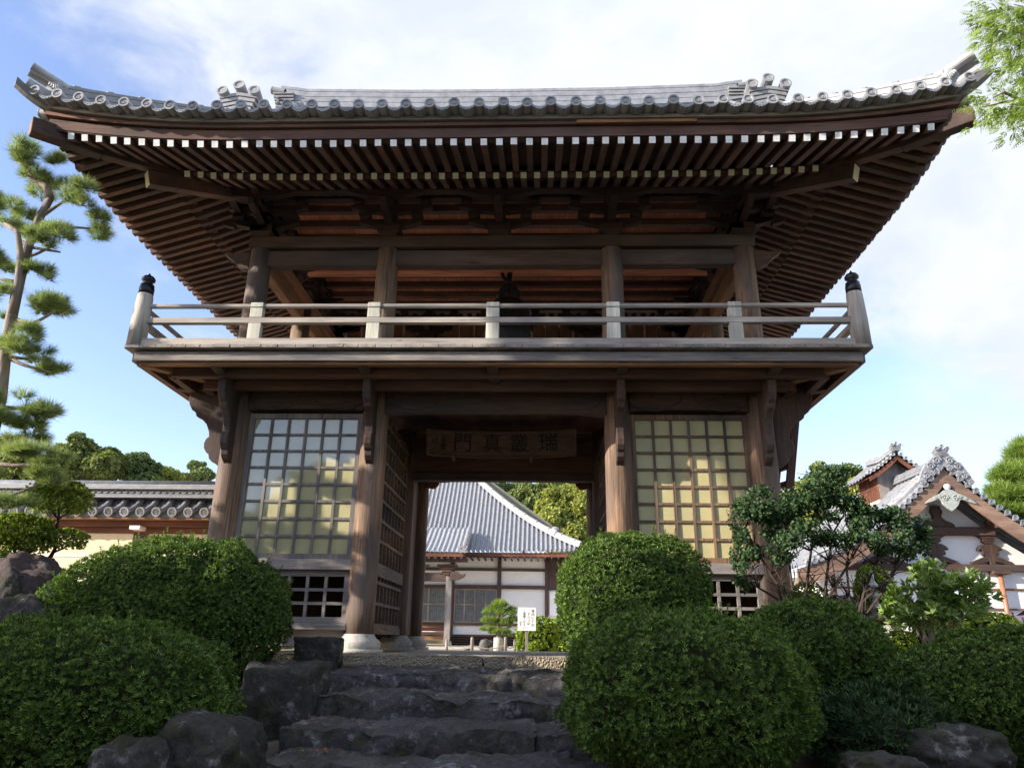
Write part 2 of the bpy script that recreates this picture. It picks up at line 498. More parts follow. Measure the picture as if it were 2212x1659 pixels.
def whorls(P, Nrm, k, L, W, spread=0.9):
    """k leaves round each tip"""
    n = len(P); P = np.repeat(P, k, 0); Nn = np.repeat(Nrm, k, 0)
    t1 = np.repeat(perp(Nrm), k, 0); t2 = np.cross(Nn, t1)
    ang = np.tile(np.arange(k) * 2 * PI / k, n) + RNG.uniform(-0.4, 0.4, n * k)
    T = t1 * np.cos(ang)[:, None] + t2 * np.sin(ang)[:, None]
    sp = RNG.uniform(spread * 0.6, spread * 1.4, (n * k, 1))
    D = unit(Nn + T * sp); S = unit(np.cross(D, Nn) + 1e-6)
    Ls = L * RNG.uniform(0.7, 1.25, n * k); Ws = W * RNG.uniform(0.8, 1.2, n * k)
    V, F = kites(P, D, S, Ls, Ws, 0.08)
    tint = np.clip(np.repeat(RNG.beta(1.3, 2.2, n), k) + RNG.normal(0, 0.12, n * k), 0, 1)
    return V, F, tint


# ------------------------------------------------------------------ ground
def ground_z(x, y):
    if y > -0.62: z = -0.012
    elif y > -6.2: z = -0.05 - 1.42 * ((-0.62 - y) / 5.58) ** 1.05
    else: z = -1.47
    if y > 5: z -= 0.1 * min(1, (y - 5) / 2)
    if y > 60: z += 9.0 * min(1.6, ((y - 60) / 70)) ** 1.3
    if -1.4 < x < 1.75 and -7.6 < y < -0.62: z = min(z, -0.02) - 0.35
    return z


def make_ground():
    xs = sorted(set(list(np.linspace(-8, 8, 65)) + [-600, -300, -150, -80, -50, -30, -20, -14, -10, 10, 14, 20, 30, 50, 80, 150, 300, 600]))
    ys = sorted(set(list(np.linspace(-9, 0.2, 70)) + list(np.linspace(-0.62, -0.58, 2)) + [-600, -200, -80, -40, -20, -14, -11, 1, 3, 5, 6, 7, 9, 12, 16, 22, 30, 45, 60, 70, 80, 95, 110, 130, 160, 300, 800]))
    V = []; F = []
    for y in ys:
        for x in xs:
            z = ground_z(x, y)
            if -8 < y < -0.7: z += 0.06 * mnoise.noise((x * 1.3, y * 1.3, 0.2))
            V.append((x, y, z))
    n = len(xs)
    for j in range(len(ys) - 1):
        for i in range(n - 1): F.append((j * n + i, j * n + i + 1, (j + 1) * n + i + 1, (j + 1) * n + i))
    b = MB(); b.add(V, F); o = b.build('ground', 'ground', smooth=True); o['kind'] = 'structure'


make_ground()

# ------------------------------------------------------------------ the gate
GX = 0.035
HX, Y0, Y1 = 3.8, 0.0, 4.3
YC, HY = 2.15, 2.15
PX = (-3.8, -1.76, 1.76, 3.8)
gate = thing('temple_gate', 'two storey dark timber temple gate with tiled hip roof and railed balcony', 'temple gate', (GX, 0, 0))


def side_xy(k, s, o):
    """side k (0 front 1 right 2 rear 3 left), s along it, o outwards from the post line"""
    if k == 0: return (s, Y0 - o)
    if k == 1: return (HX + o, YC + s)
    if k == 2: return (-s, Y1 + o)
    return (-HX - o, YC - s)


HALF = (HX, HY, HX, HY)


def ups(k, s, o, U, e0=2.7, full=2.2):
    e = max(0.0, HALF[k] + o - abs(s))
    return U * max(0.0, 1 - e / e0) ** 2 * max(0, min(1.15, o / full))


def SP(k, s, o, z):
    x, y = side_xy(k, s, o)
    return (x, y, z)


# -- pillars and stone bases
base_prof = [(0.33, 0.0), (0.33, 0.045), (0.275, 0.048), (0.29, 0.06), (0.295, 0.12), (0.27, 0.155), (0.225, 0.19), (0.205, 0.225), (0.2, 0.235)]
pb = MB().lathe([(0.185, 0.235), (0.19, 0.5), (0.19, 2.6), (0.18, 3.72)], n=28)
bb = MB().lathe(base_prof, n=28)
p_first = pb.build('pillar', 'pillar_wood_z', gate, smooth=True)
b_first = bb.build('base_stone', 'granite', p_first, smooth=True)
first = True
for yy in (0.0, 2.6, 4.3):
    for xx in PX:
        if first: p, q = p_first, b_first; first = False
        else:
            p = p_first.copy(); C.objects.link(p); p.parent = gate
            q = b_first.copy(); C.objects.link(q); q.parent = p
        p.location = (xx, yy, 0); p.rotation_euler = (0, 0, 0)
for o_ in (p_first, b_first):
    pass
ub = MB().lathe([(0.17, 3.93), (0.172, 4.6), (0.165, 5.98)], n=24)
u_first = ub.build('upper_post', 'pillar_wood_z', gate, smooth=True); u_first.location = (PX[0], 0, 0)
for yy in (0.0, 4.3):
    for xx in PX:
        if xx == PX[0] and yy == 0: continue
        p = u_first.copy(); C.objects.link(p); p.parent = gate; p.location = (xx, yy, 0)
for xx in (-3.8, 3.8):
    p = u_first.copy(); C.objects.link(p); p.parent = gate; p.location = (xx, 2.15, 0)


# -- lintels with a bowed underside
def lintel(x0, x1, y, z0, z1, bow, th, mat='beam_wood_x'):
    n = 14; pts = []
    for i in range(n + 1):
        t = i / n; k = 1.0 if 0.16 < t < 0.84 else (t / 0.16 if t < 0.5 else (1 - t) / 0.16)
        pts.append((x0 + (x1 - x0) * t, z0 + bow * (k ** 0.6)))
    pts += [(x1, z1), (x0, z1)]
    return MB().prism(pts, 1, y - th / 2, y + th / 2).build('lintel', mat, gate, bevel=0.008)


lintel(-1.60, 1.60, 0.0, 3.26, 3.72, 0.06, 0.22)
lintel(-3.63, -1.93, 0.0, 3.31, 3.72, 0.03, 0.22)
lintel(1.93, 3.63, 0.0, 3.31, 3.72, 0.03, 0.22)
lintel(-1.60, 1.60, 4.3, 3.13, 3.55, 0.06, 0.2)
lintel(-3.63, -1.93, 4.3, 3.13, 3.55, 0.03, 0.2)
lintel(1.93, 3.63, 4.3, 3.13, 3.55, 0.03, 0.2)
for z0, z1 in ((2.84, 2.98), (3.30, 3.55)):
    MB().box(-1.6, 1.6, 2.52, 2.68, z0, z1).build('passage_beam', 'beam_wood_x', gate, bevel=0.008)
MB().box(-1.6, 1.6, 2.57, 2.63, 2.985, 3.295).box(-1.6, 1.6, 2.57, 2.63, 3.555, 3.72).build('transom_board', 'eave_wood_x', gate)
# carved relief swirls on the lintels
for cx, w in ((-1.25, 1), (1.25, -1), (-2.2, -1), (-3.35, 1), (2.2, 1), (3.35, -1)):
    pts = [(cx + w * (0.02 + 0.018 * t) * math.cos(0.55 * t) * 2.2, -0.112, 3.52 + (0.02 + 0.012 * t) * math.sin(0.55 * t) * 1.6) for t in range(0, 15)]
    MB().tube(pts, 0.012, 5).build('carved_scroll', 'beam_wood_x', gate, smooth=True)
# round beam ends on the rear pillars
for sx in (-1, 1):
    pts = [(0.0, 3.02), (0.16, 3.0), (0.24, 3.08), (0.25, 3.17), (0.2, 3.26), (0.1, 3.3), (0.0, 3.28)]
    b = MB().prism([(sx * (-1.6) + sx * p[0], p[1]) for p in pts], 1, 4.12, 4.20); b.build('beam_nosing', 'tan_wood_x', gate, bevel=0.01)
# head beams above the lintels carrying the balcony
MB().box(-4.0, 4.0, -0.13, 0.13, 3.722, 3.845).build('head_beam', 'beam_wood_x', gate, bevel=0.006)
MB().box(-4.0, 4.0, 4.17, 4.43, 3.722, 3.845).build('head_beam', 'beam_wood_x', gate, bevel=0.006)
for sx in (-1, 1):
    MB().box(sx * 3.8 - 0.1, sx * 3.8 + 0.1, 0.14, 4.16, 3.45, 3.84).build('side_beam', 'beam_wood_y', gate, bevel=0.006)

# -- balcony
BO = 1.2
bf = MB().box(-HX - BO, HX + BO, -BO, Y1 + BO, 3.852, 3.905)
bf.build('balcony_floor', 'grey_wood_y', gate, bevel=0.004)
# plank ends along the edges, each board a bit different
pe = MB(); x = -HX - BO + 0.01
while x < HX + BO - 0.05:
    w = random.uniform(0.19, 0.25); x2 = min(x + w - 0.006, HX + BO - 0.01); d = random.uniform(0, 0.012)
    pe.box(x, x2, -BO - 0.012 - d, -BO + 0.05, 3.856 + d / 4, 3.907)
    x += w
pe.build('balcony_plank_end', 'grey_wood_y', gate, bevel=0.004)
fa = MB()
for k in range(4):
    hl = HALF[k] + 1.08
    a, b_ = SP(k, -hl, 1.08, 3.765), SP(k, hl, 1.08, 3.765)
    o_ = MB().beam(a, b_, 0.1, 0.13, up=(0, 0, 1)).build('balcony_fascia', 'grey_wood_x' if k % 2 == 0 else 'grey_wood_y', gate, bevel=0.006)
    o2 = MB().beam(SP(k, -hl + 0.06, 1.03, 3.68), SP(k, hl - 0.06, 1.03, 3.68), 0.1, 0.035).build('balcony_moulding', 'tan_wood_x' if k % 2 == 0 else 'tan_wood_y', gate)
    for oo, zz in ((0.72, 3.665), (0.38, 3.60)):
        hl2 = HALF[k] + oo
        MB().beam(SP(k, -hl2, oo, zz), SP(k, hl2, oo, zz), 0.12, 0.14).build('balcony_purlin', 'eave_wood_x' if k % 2 == 0 else 'eave_wood_y', gate, bevel=0.006)
# soffit boards
MB().box(-HX - 1.0, HX + 1.0, -1.0, Y1 + 1.0, 3.80, 3.846).build('balcony_soffit', 'eave_wood_x', gate)
# tapered joists that carry the floor
jp = [(0.0, 3.68), (-0.3, 3.60), (-0.75, 3.62), (-1.0, 3.66), (-1.10, 3.70), (-1.10, 3.80), (0.0, 3.80)]
for xx in (-3.8, -1.76, 0.0, 1.76, 3.8):
    MB().prism(jp, 0, xx - 0.075, xx + 0.075).build('balcony_joist', 'beam_wood_y', gate, bevel=0.006)
    MB().prism([(Y1 - p[0], p[1]) for p in jp], 0, xx - 0.075, xx + 0.075).build('balcony_joist', 'beam_wood_y', gate, bevel=0.006)
for sx in (-1, 1):
    for yy in (0.0, 2.15, 4.3):
        MB().prism([(sx * (HX - p[0]), p[1]) for p in jp], 1, yy - 0.075, yy + 0.075).build('balcony_joist', 'beam_wood_x', gate, bevel=0.006)
    for sy, yb in ((-1, 0.0), (1, Y1)):
        MB().beam((sx * 3.8, yb, 3.69), (sx * 4.84, yb + sy * 1.04, 3.705), 0.13, 0.10).build('balcony_corner_joist', 'tan_wood_x', gate, bevel=0.006)
# carved corbels
cp = [(0.17, 3.72), (0.74, 3.72), (0.76, 3.55), (0.745, 3.42), (0.69, 3.33), (0.63, 3.29), (0.61, 3.23), (0.52, 3.19), (0.44, 3.11), (0.39, 3.00), (0.375, 2.92), (0.41, 2.90), (0.435, 2.83),
      (0.425, 2.75), (0.385, 2.69), (0.345, 2.66), (0.33, 2.60), (0.28, 2.55), (0.22, 2.52), (0.17, 2.48)]
for xx in PX:
    q = [(-p[0] * 0.95, p[1]) for p in cp]
    MB().prism(q, 0, xx - 0.055, xx + 0.055).build('corbel', 'beam_wood_z', gate, bevel=0.012)
for sx in (-1, 1):
    for yy in (0.0, 4.3):
        MB().prism([(sx * (HX + p[0]), p[1]) for p in cp], 1, yy - 0.07, yy + 0.07).build('corbel', 'beam_wood_z', gate, bevel=0.012)

# -- railing
rl = MB(); RO = 1.1
for k in range(4):
    hl = HALF[k] + RO
    rl.tube([SP(k, -hl + 0.1, RO, 4.515), SP(k, hl - 0.1, RO, 4.515)], 0.035, 10)
    rl.beam(SP(k, -hl + 0.08, RO, 4.29), SP(k, hl - 0.08, RO, 4.29), 0.09, 0.075)
    rl.beam(SP(k, -hl + 0.08, RO, 3.962), SP(k, hl - 0.08, RO, 3.962), 0.13, 0.10)
rail = rl.build('railing', 'silver_wood_x', gate)
rp = MB().box(-0.088, 0.088, -0.045, 0.045, 4.015, 4.25).box(-0.088, 0.088, -0.045, 0.045, 4.331, 4.475).box(-0.088, 0.088, -0.05, 0.05, 4.485, 4.555)
rp_first = None
for k, ss in ((0, (-3.27, -1.635, 0, 1.635, 3.27)), (1, (-1.6, 0, 1.6)), (3, (-1.6, 0, 1.6)), (2, (-3.27, -1.635, 0, 1.635, 3.27))):
    for s in ss:
        x, y = side_xy(k, s, RO)
        if rp_first is None: o_ = rp_first = rp.build('rail_post', 'pale_wood', rail, bevel=0.006)
        else: o_ = rp_first.copy(); C.objects.link(o_); o_.parent = rail
        o_.location = (x, y, 0); o_.rotation_euler = (0, 0, (0, PI / 2, PI, -PI / 2)[k])
nf = None
for sx in (-1, 1):
    for yy in (-RO, Y1 + RO):
        if nf is None:
            nf = MB().lathe([(0.125, 3.91), (0.12, 4.3), (0.105, 4.66), (0.095, 4.70)], n=20).build('newel_post', 'silver_wood', gate, smooth=True)
            ff = MB().lathe([(0.1, 4.70), (0.1, 4.80), (0.092, 4.81), (0.092, 4.845), (0.085, 4.85), (0.06, 4.87), (0.062, 4.885), (0.09, 4.91), (0.093, 4.94), (0.07, 4.975), (0.03, 4.99), (0.012, 5.02), (0.002, 5.04)], n=20).build('finial', 'black_metal', nf, smooth=True)
            n_, f_ = nf, ff
        else:
            n_ = nf.copy(); C.objects.link(n_); n_.parent = gate
            f_ = ff.copy(); C.objects.link(f_); f_.parent = n_
        n_.location = (sx * (HX + RO), yy, 0)

# -- upper beams
for yy in (0.0, Y1):
    MB().box(-HX, HX, yy - 0.08, yy + 0.08, 5.70, 5.965).build('tie_beam', 'beam_wood_x', gate, bevel=0.01)
    MB().box(-HX - 0.16, HX + 0.16, yy - 0.15, yy + 0.15, 5.985, 6.185).build('wall_plate', 'beam_wood_x', gate, bevel=0.01)
for sx in (-1, 1):
    MB().box(sx * HX - 0.08, sx * HX + 0.08, 0.17, Y1 - 0.17, 5.70, 5.965).build('tie_beam', 'tan_wood_y', gate, bevel=0.01)
    MB().box(sx * HX - 0.15, sx * HX + 0.15, 0.16, Y1 - 0.16, 5.985, 6.185).build('wall_plate', 'tan_wood_y', gate, bevel=0.01)
    # carved nosings on the corner posts
    np_ = [(0.15, 5.95), (0.42, 5.93), (0.55, 5.97), (0.58, 5.92), (0.5, 5.86), (0.42, 5.80), (0.36, 5.72), (0.25, 5.66), (0.15, 5.64)]
    for yy in (0.0, Y1):
        MB().prism([(sx * (HX + p[0]), p[1]) for p in np_], 1, yy - 0.07, yy + 0.07).build('beam_nosing', 'beam_wood_x', gate, bevel=0.012)
MB().box(-HX, HX, 2.02, 2.28, 6.72, 6.905).build('bell_beam', 'red_wood_x', gate, bevel=0.01)


# -- bracket sets
def bracket_mesh(corner=False):
    b = MB()

    def block(x, y, z, w, h):
        v = []
        for k, zz in ((0.7, z), (1.0, z + h * 0.45), (1.0, z + h)):
            for a, c in ((-1, -1), (1, -1), (1, 1), (-1, 1)): v.append((x + a * w / 2 * k, y + c * w / 2 * k, zz))
        b.add(v, [(3, 2, 1, 0), (0, 1, 5, 4), (1, 2, 6, 5), (2, 3, 7, 6), (3, 0, 4, 7), (4, 5, 9, 8), (5, 6, 10, 9), (6, 7, 11, 10), (7, 4, 8, 11), (8, 9, 10, 11)])

    block(0, 0, 6.187, 0.36, 0.2)

    def arm(L, z, axis, c, both=True):
        pts = []
        for t in (-1, -0.92, -0.75, -0.5, -0.2, 0.2, 0.5, 0.75, 0.92, 1):
            pts.append((t * L, z + 0.10 * max(0, abs(t) - 0.2) ** 1.5 / 0.72))
        pts += [(L, z + 0.15), (-L, z + 0.15)]
        b.prism(pts, axis, c - 0.06, c + 0.06)

    arm(0.50, 6.39, 1, 0.0); arm(0.55, 6.392, 0, 0.0)
    for dx in (-0.42, 0, 0.42): block(dx, 0, 6.545, 0.18, 0.12)
    block(0, -0.45, 6.545, 0.18, 0.12)
    arm(0.66, 6.667, 1, 0.0); arm(0.60, 6.667, 1, -0.45)
    for dx in (-0.55, 0, 0.55): block(dx, 0, 6.82, 0.16, 0.1); block(dx, -0.45, 6.80, 0.16, 0.07)
    # forward nosing
    b.prism([(-0.5, 6.42), (-0.66, 6.46), (-0.72, 6.54), (-0.64, 6.56), (-0.5, 6.545)], 0, -0.05, 0.05)
    return b


bm_ = bracket_mesh(); bf_ = None
spots = [(x, 0.0, 0) for x in (-3.8, -1.76, 0, 1.76, 3.8)] + [(x, Y1, PI) for x in (-3.8, -1.76, 0, 1.76, 3.8)]
spots += [(sx * HX, y, -sx * PI / -2) for sx in (-1, 1) for y in (0.0, 1.43, 2.87, Y1)]
for x, y, r in spots:
    if bf_ is None: o_ = bf_ = bm_.build('bracket_set', 'eave_shade_wood_x', gate, bevel=0.006)
    else: o_ = bf_.copy(); C.objects.link(o_); o_.parent = gate
    o_.location = (x, y, 0.0 if r in (0, PI) else -0.004); o_.rotation_euler = (0, 0, r)
# purlins round the building
for k in range(4):
    for oo, zz, hh in ((0.0, 6.965, 0.09), (0.45, 6.835, 0.15 - 0.02)):
        hl = HALF[k] + oo + 0.1
        MB().beam(SP(k, -hl, oo, zz if k % 2 == 0 else zz - 0.003), SP(k, hl, oo, zz if k % 2 == 0 else zz - 0.003), 0.14, hh).build('eave_purlin', 'eave_shade_wood_x' if k % 2 == 0 else 'eave_shade_wood_y', gate)

# -- ceiling: boards with battens
cb = MB(); y = 0.12; i = 0
while y < Y1 - 0.1:
    w = 0.36
    cb.box(-HX + 0.1, HX - 0.1, y, y + w - 0.004, 7.03 + 0.003 * (i % 2), 7.06)
    y += w; i += 1
cb.build('ceiling_board', 'red_wood_y', gate)
y = 0.30
while y < Y1 - 0.15:
    MB().box(-HX + 0.1, HX - 0.1, y, y + 0.11, 6.91, 7.028).build('ceiling_batten', 'eave_wood_x', gate, bevel=0.006)
    y += 0.46
# small lit lattice boards inside the rear wall of the bell loft
rb = MB()
for i in range(24):
    x = -3.5 + i * 0.305
    rb.box(x, x + 0.26, Y1 + 0.02, Y1 + 0.06, 6.20, 6.60)
rb.build('infill_board', 'tan_wood_z', gate)

# -- rafters
FR_O1, FR_Z1, FR_O0, FR_SL = 2.2, 6.372, 0.98, 0.30
BR_O1, BR_Z1, BR_SL = 1.15, 6.585, 0.40


def flying(k, s):
    oi = max(FR_O0, abs(s) - HALF[k] + 0.06)
    u1 = ups(k, s, FR_O1, 0.20); u0 = ups(k, s, oi, 0.20)
    return SP(k, s, oi, FR_Z1 + FR_SL * (FR_O1 - oi) + u0), SP(k, s, FR_O1, FR_Z1 + u1)


def baser(k, s):
    oi = max(-0.05, abs(s) - HALF[k] + 0.06)
    u1 = ups(k, s, BR_O1, 0.10, 2.2, 1.15); u0 = ups(k, s, oi, 0.10, 2.2, 1.15)
    return SP(k, s, oi, BR_Z1 + BR_SL * (BR_O1 - oi) + u0), SP(k, s, BR_O1, BR_Z1 + u1)


def rafters(name, fn, end, omax, paint, offs):
    rest = MB()
    for k in range(4):
        hl = HALF[k] + omax - 0.22
        m = int(hl / 0.2)
        ss = [(i + offs) * 0.2 for i in range(-m - 1, m + 1) if abs((i + offs) * 0.2) <= hl]
        vis = 0
        for s in ss:
            s += random.uniform(-0.006, 0.006); a, b_ = fn(k, s); jz = random.uniform(-0.006, 0.006); b_ = (b_[0], b_[1], b_[2] + jz)
            if k == 2 or (k in (1, 3) and (s if k == 1 else -s) > -0.1 and False):
                rest.beam(a, b_, 0.085, 0.09, 0, 1); continue
            show = k == 0 or (k == 1 and s < 0.05) or (k == 3 and s > -0.05)
            if show:
                mb = MB().beam(a, b_, 0.085, 0.09, 0, 1)
                mb.build(name, ['eave_wood_y' if k == 0 else 'eave_wood_x', paint], gate, off=a)
            else: rest.beam(a, b_, 0.085, 0.09, 0, 1)
    o_ = rest.build(name, ['eave_wood_x', paint], gate); o_['kind'] = 'stuff'


rafters('flying_rafter', flying, 0, FR_O1, 'white_paint', 0.5)
rafters('base_rafter', baser, 0, BR_O1, 'yellow_paint', 0.0)

# -- sheathing above the rafters, kioi and kayaoi boards


def strip(k, o0, z0, U0, o1, z1, U1, th, mi=0, e=2.7, n=40, b=None, full=2.2):
    """board that follows the eave between two lines"""
    b = b or MB()

    def ln(t, o, z, U):
        hl = HALF[k] + o; s = -hl + 2 * hl * t
        return SP(k, s, o, z + ups(k, s, o, U, e, full))

    for dz, fl in ((0, False), (th, True)):
        b.grid(lambda u, v: tuple(np.array(ln(u, o0, z0 + dz, U0)) * (1 - v) + np.array(ln(u, o1, z1 + dz, U1)) * v), n, 1, mi, fl)
    for o, z, U, fl in ((o0, z0, U0, False), (o1, z1, U1, True)):
        b.grid(lambda u, v: ln(u, o, z + th * v, U), n, 1, mi, fl)
    return b


for k in range(4):
    w = 'eave_wood_x' if k % 2 == 0 else 'eave_wood_y'
    strip(k, -0.1, BR_Z1 + BR_SL * 1.25 + 0.047, 0.0, 1.16, BR_Z1 + 0.047, 0.10, 0.02, e=2.2, full=1.15).build('eave_sheathing', 'eave_shade_wood_y' if k % 2 == 0 else 'eave_shade_wood_x', gate)
    strip(k, 1.0, FR_Z1 + FR_SL * 1.2 + 0.047, 0.2, 2.22, FR_Z1 + 0.047, 0.20, 0.02).build('eave_sheathing', 'eave_shade_wood_y' if k % 2 == 0 else 'eave_shade_wood_x', gate)
    strip(k, 1.02, 6.632, 0.10, 1.12, 6.632, 0.10, 0.04, e=2.2, full=1.15).build('eave_moulding', w, gate)
    strip(k, 2.08, 6.442, 0.215, 2.23, 6.425, 0.22, 0.145).build('eave_fascia', w, gate)
    strip(k, 2.05, 6.60, 0.25, 2.28, 6.575, 0.25, 0.05).build('eave_fascia', w, gate)
    strip(k, 1.9, 6.68, 0.28, 2.33, 6.63, 0.28, 0.055).build('tile_bed', 'verdigris_bed' if False else 'grey_wood_x', gate)
# a newer, paler board let into the eave front
q0, q1 = at(1246, 268, -2.3), at(1506, 264, -2.3)
MB().box(q0[0] - GX, q1[0] - GX, -2.305, -2.275, 6.578, 6.622).build('replacement_board', 'tan_wood_x', gate)
# -- hip rafters
for sx in (-1, 1):
    for sy, yb in ((-1, Y0), (1, Y1)):
        def P(o, z): return (sx * (HX + o), yb + sy * o, z)
        MB().beam(P(-0.1, 7.0), P(1.3, 6.47), 0.16, 0.22, 0, 1).build('hip_rafter', ['eave_wood_x', 'yellow_paint'], gate, bevel=0.008)
        b = MB().beam(P(0.9, 6.80), P(1.75, 6.63), 0.15, 0.20)
        b.beam(P(1.75, 6.63), P(2.36, 6.57), 0.17, 0.23, 1, 2)
        b.build('hip_rafter', ['eave_wood_x', 'beam_wood_x', 'tan_wood_x'], gate, bevel=0.008)


# -- the tiled roof
TP = 0.314


def roofz(o):
    t = (2.36 - o) / 4.51
    return 6.70 + 2.6 * t + 1.1 * t * t


def roof_pt(k, s, o, roll=True):
    z = roofz(o) + ups(k, s, o, 0.30, 2.6, 2.35)
    if roll:
        ph = ((s / TP + 0.5 + (0.5 if True else 0)) % 1.0) - 0.5
        z += 0.075 * math.sqrt(max(0.0, 1 - (ph / 0.24) ** 2)) if abs(ph) < 0.24 else -0.035 * (1 - ((abs(ph) - 0.37) / 0.13) ** 2)
    return SP(k, s, o, z)


rf = MB()
for k in (0, 2):
    ns, no = 400, 14
    cols = [(-6.16 + 12.32 * i / ns) for i in range(ns + 1)]
    for i in range(ns):
        sa, sb = cols[i], cols[i + 1]; sm = (sa + sb) / 2
        omin = -2.15 if abs(sm) < 4.62 else max(-2.15, abs(sm) - HX)
        vs = []
        for j in range(no + 1):
            o = 2.36 + (omin - 2.36) * j / no
            vs += [roof_pt(k, sa, o), roof_pt(k, sb, o)]
        rf.add(vs, [(2 * j, 2 * j + 1, 2 * j + 3, 2 * j + 2) for j in range(no)])
for k in (1, 3):
    ns, no = 300, 8
    cols = [(-4.51 + 9.02 * i / ns) for i in range(ns + 1)]
    for i in range(ns):
        sa, sb = cols[i], cols[i + 1]; sm = (sa + sb) / 2
        omin = max(0.82, abs(sm) - HY)
        if omin > 2.35: continue
        vs = []
        for j in range(no + 1):
            o = 2.36 + (omin - 2.36) * j / no
            vs += [roof_pt(k, sa, o), roof_pt(k, sb, o)]
        rf.add(vs, [(2 * j, 2 * j + 1, 2 * j + 3, 2 * j + 2) for j in range(no)])
roof = rf.build('roof', 'tile', gate)
# gable walls under the ridge
for sx in (-1, 1):
    pts = [(Y0 - 0.6, 7.9), (Y1 + 0.6, 7.9), (Y1 - 0.5, 9.0), (2.4, 10.3), (1.9, 10.3), (Y0 + 0.5, 9.0)]
    MB().prism(pts, 0, sx * 4.45 - 0.04, sx * 4.45 + 0.04).build('gable_wall', 'beam_wood_z', gate)


def cyl(b, p0, p1, r, n=14, rim=True):
    """a round end tile with a recessed face"""
    p0 = Vector(p0); p1 = Vector(p1); d = (p1 - p0).normalized(); q = d.to_track_quat('Z', 'Y').to_matrix(); L = (p1 - p0).length
    prof = [(r * 0.94, 0), (r * 0.94, L - 0.02), (r, L - 0.018), (r, L)]
    if rim: prof += [(r * 0.72, L), (r * 0.66, L - 0.014), (0.002, L - 0.014)]
    else: prof += [(0.002, L)]
    b.lathe(prof, p0, n, rot=q, cap=False)
    return b


# round end tiles with the crest and scalloped pan tiles between
def crest(b, r=0.078):
    for dx, h in ((-0.02, 0.022), (0, 0.038), (0.02, 0.022)):
        b.box(dx - 0.005, dx + 0.005, -0.138, -0.128, -0.019, -0.019 + h)
    b.box(-0.026, 0.026, -0.138, -0.128, -0.026, -0.018)
    return b


et = MB(); cyl(et, (0, 0.10, 0.0), (0, -0.13 - 0.012, 0.0), 0.073, 18); crest(et)
pt = MB()
prof = []
for i in range(13):
    t = -1 + i / 6.0
    prof.append((t * 0.112, -0.012 - 0.05 * (1 - t * t)))
low = [(p[0], p[1] - 0.026 - 0.008 * abs(math.sin(i * PI / 2)) - 0.014 * (1 - abs(p[0]) / 0.112)) for i, p in enumerate(prof)]
pt.prism(prof + low[::-1], 1, -0.122, 0.06)
for i in range(1, 12, 2):
    pt.lathe([(0.009, 0), (0.005, 0.006)], (prof[i][0], -0.122, prof[i][1] - 0.02), 6, rot=Matrix.Rotation(PI / 2, 3, 'X'))
ef = pf = None
for k, n in ((0, 40), (1, 14), (3, 14), (2, 0)):
    for i in range(n):
        s = (i - 19.5) * TP if k == 0 else (-13.5 + i) * TP if k == 1 else (13.5 - i) * TP
        z = roofz(2.36) + 0.062 + ups(k, s, 2.36, 0.30, 2.6, 2.35)
        x, y = side_xy(k, s, 2.36); r = (0, PI / 2, PI, -PI / 2)[k]
        if ef is None: o_ = ef = et.build('eave_tile', 'tile_pale', roof, smooth=False)
        else: o_ = ef.copy(); C.objects.link(o_); o_.parent = roof
        o_.location = (x + random.uniform(-0.006, 0.006), y, z + random.uniform(-0.007, 0.007)); o_.rotation_euler = (random.uniform(-0.04, 0.04), random.uniform(-0.12, 0.12), r + random.uniform(-0.05, 0.05))
        s2 = s + TP / 2 if k != 3 else s - TP / 2
        if k == 0 and i == n - 1: continue
        if k == 0 and False: continue
        z2 = roofz(2.36) + 0.062 + ups(k, s2, 2.36, 0.30, 2.6, 2.35)
        x2, y2 = side_xy(k, s2, 2.36)
        if pf is None: o_ = pf = pt.build('pan_tile', 'tile', roof)
        else: o_ = pf.copy(); C.objects.link(o_); o_.parent = roof
        dz = (roofz(2.36) + 0.062 + ups(k, s2 + 0.1, 2.36, 0.30, 2.6, 2.35) - z2) / 0.1
        o_.location = (x2, y2, z2); o_.rotation_euler = (0, -math.atan(dz) if k == 0 else 0, r)


# ridges: layered flat tiles with a rounded cap
def ridge(name, pts, w, h, layers, cap=0.07, mat='tile', parent=None, knobs=0.5):
    pts = [Vector(p) for p in pts]
    b = MB(); n = len(pts)
    for L in range(layers):
        z0 = h * L / layers; z1 = h * (L + 1) / layers - 0.006; ww = (w * (1 - 0.25 * L / layers)) / 2 + (0.012 if L % 2 == 0 else 0)
        vs = []
        for i, p in enumerate(pts):
            d = (pts[min(i + 1, n - 1)] - pts[max(i - 1, 0)]); d.z = 0; d.normalize(); s = Vector((-d.y, d.x, 0))
            for a, z in ((-1, z0), (1, z0), (1, z1), (-1, z1)): vs.append(p + s * a * ww + Vector((0, 0, z)))
        fs = [(4 * i + a, 4 * i + (a + 1) % 4, 4 * i + 4 + (a + 1) % 4, 4 * i + 4 + a) for i in range(n - 1) for a in range(4)]
        fs += [(3, 2, 1, 0), tuple(4 * (n - 1) + a for a in range(4))]
        b.add(vs, fs)
    b.tube([p + Vector((0, 0, h)) for p in pts], cap, 10)
    # knobs along the cap
    acc = 0
    for i in range(n - 1):
        seg = pts[i + 1] - pts[i]; m = max(1, int(seg.length / knobs))
        for j in range(m):
            q = pts[i] + seg * ((j + 0.5) / m) + Vector((0, 0, h)); d = seg.normalized()
            b.tube([q - d * 0.04, q + d * 0.04], cap * 1.28, 10)
    return b.build(name, mat, parent)


R0 = roofz(-2.15)
ridge('main_ridge', [(-4.75, 2.15, R0 + 0.16), (-4.2, 2.15, R0 + 0.07), (-2, 2.15, R0 + 0.01), (0, 2.15, R0), (2, 2.15, R0 + 0.01), (4.2, 2.15, R0 + 0.07), (4.75, 2.15, R0 + 0.16)], 0.34, 0.48, 7, 0.075, 'tile', roof, 0.42)


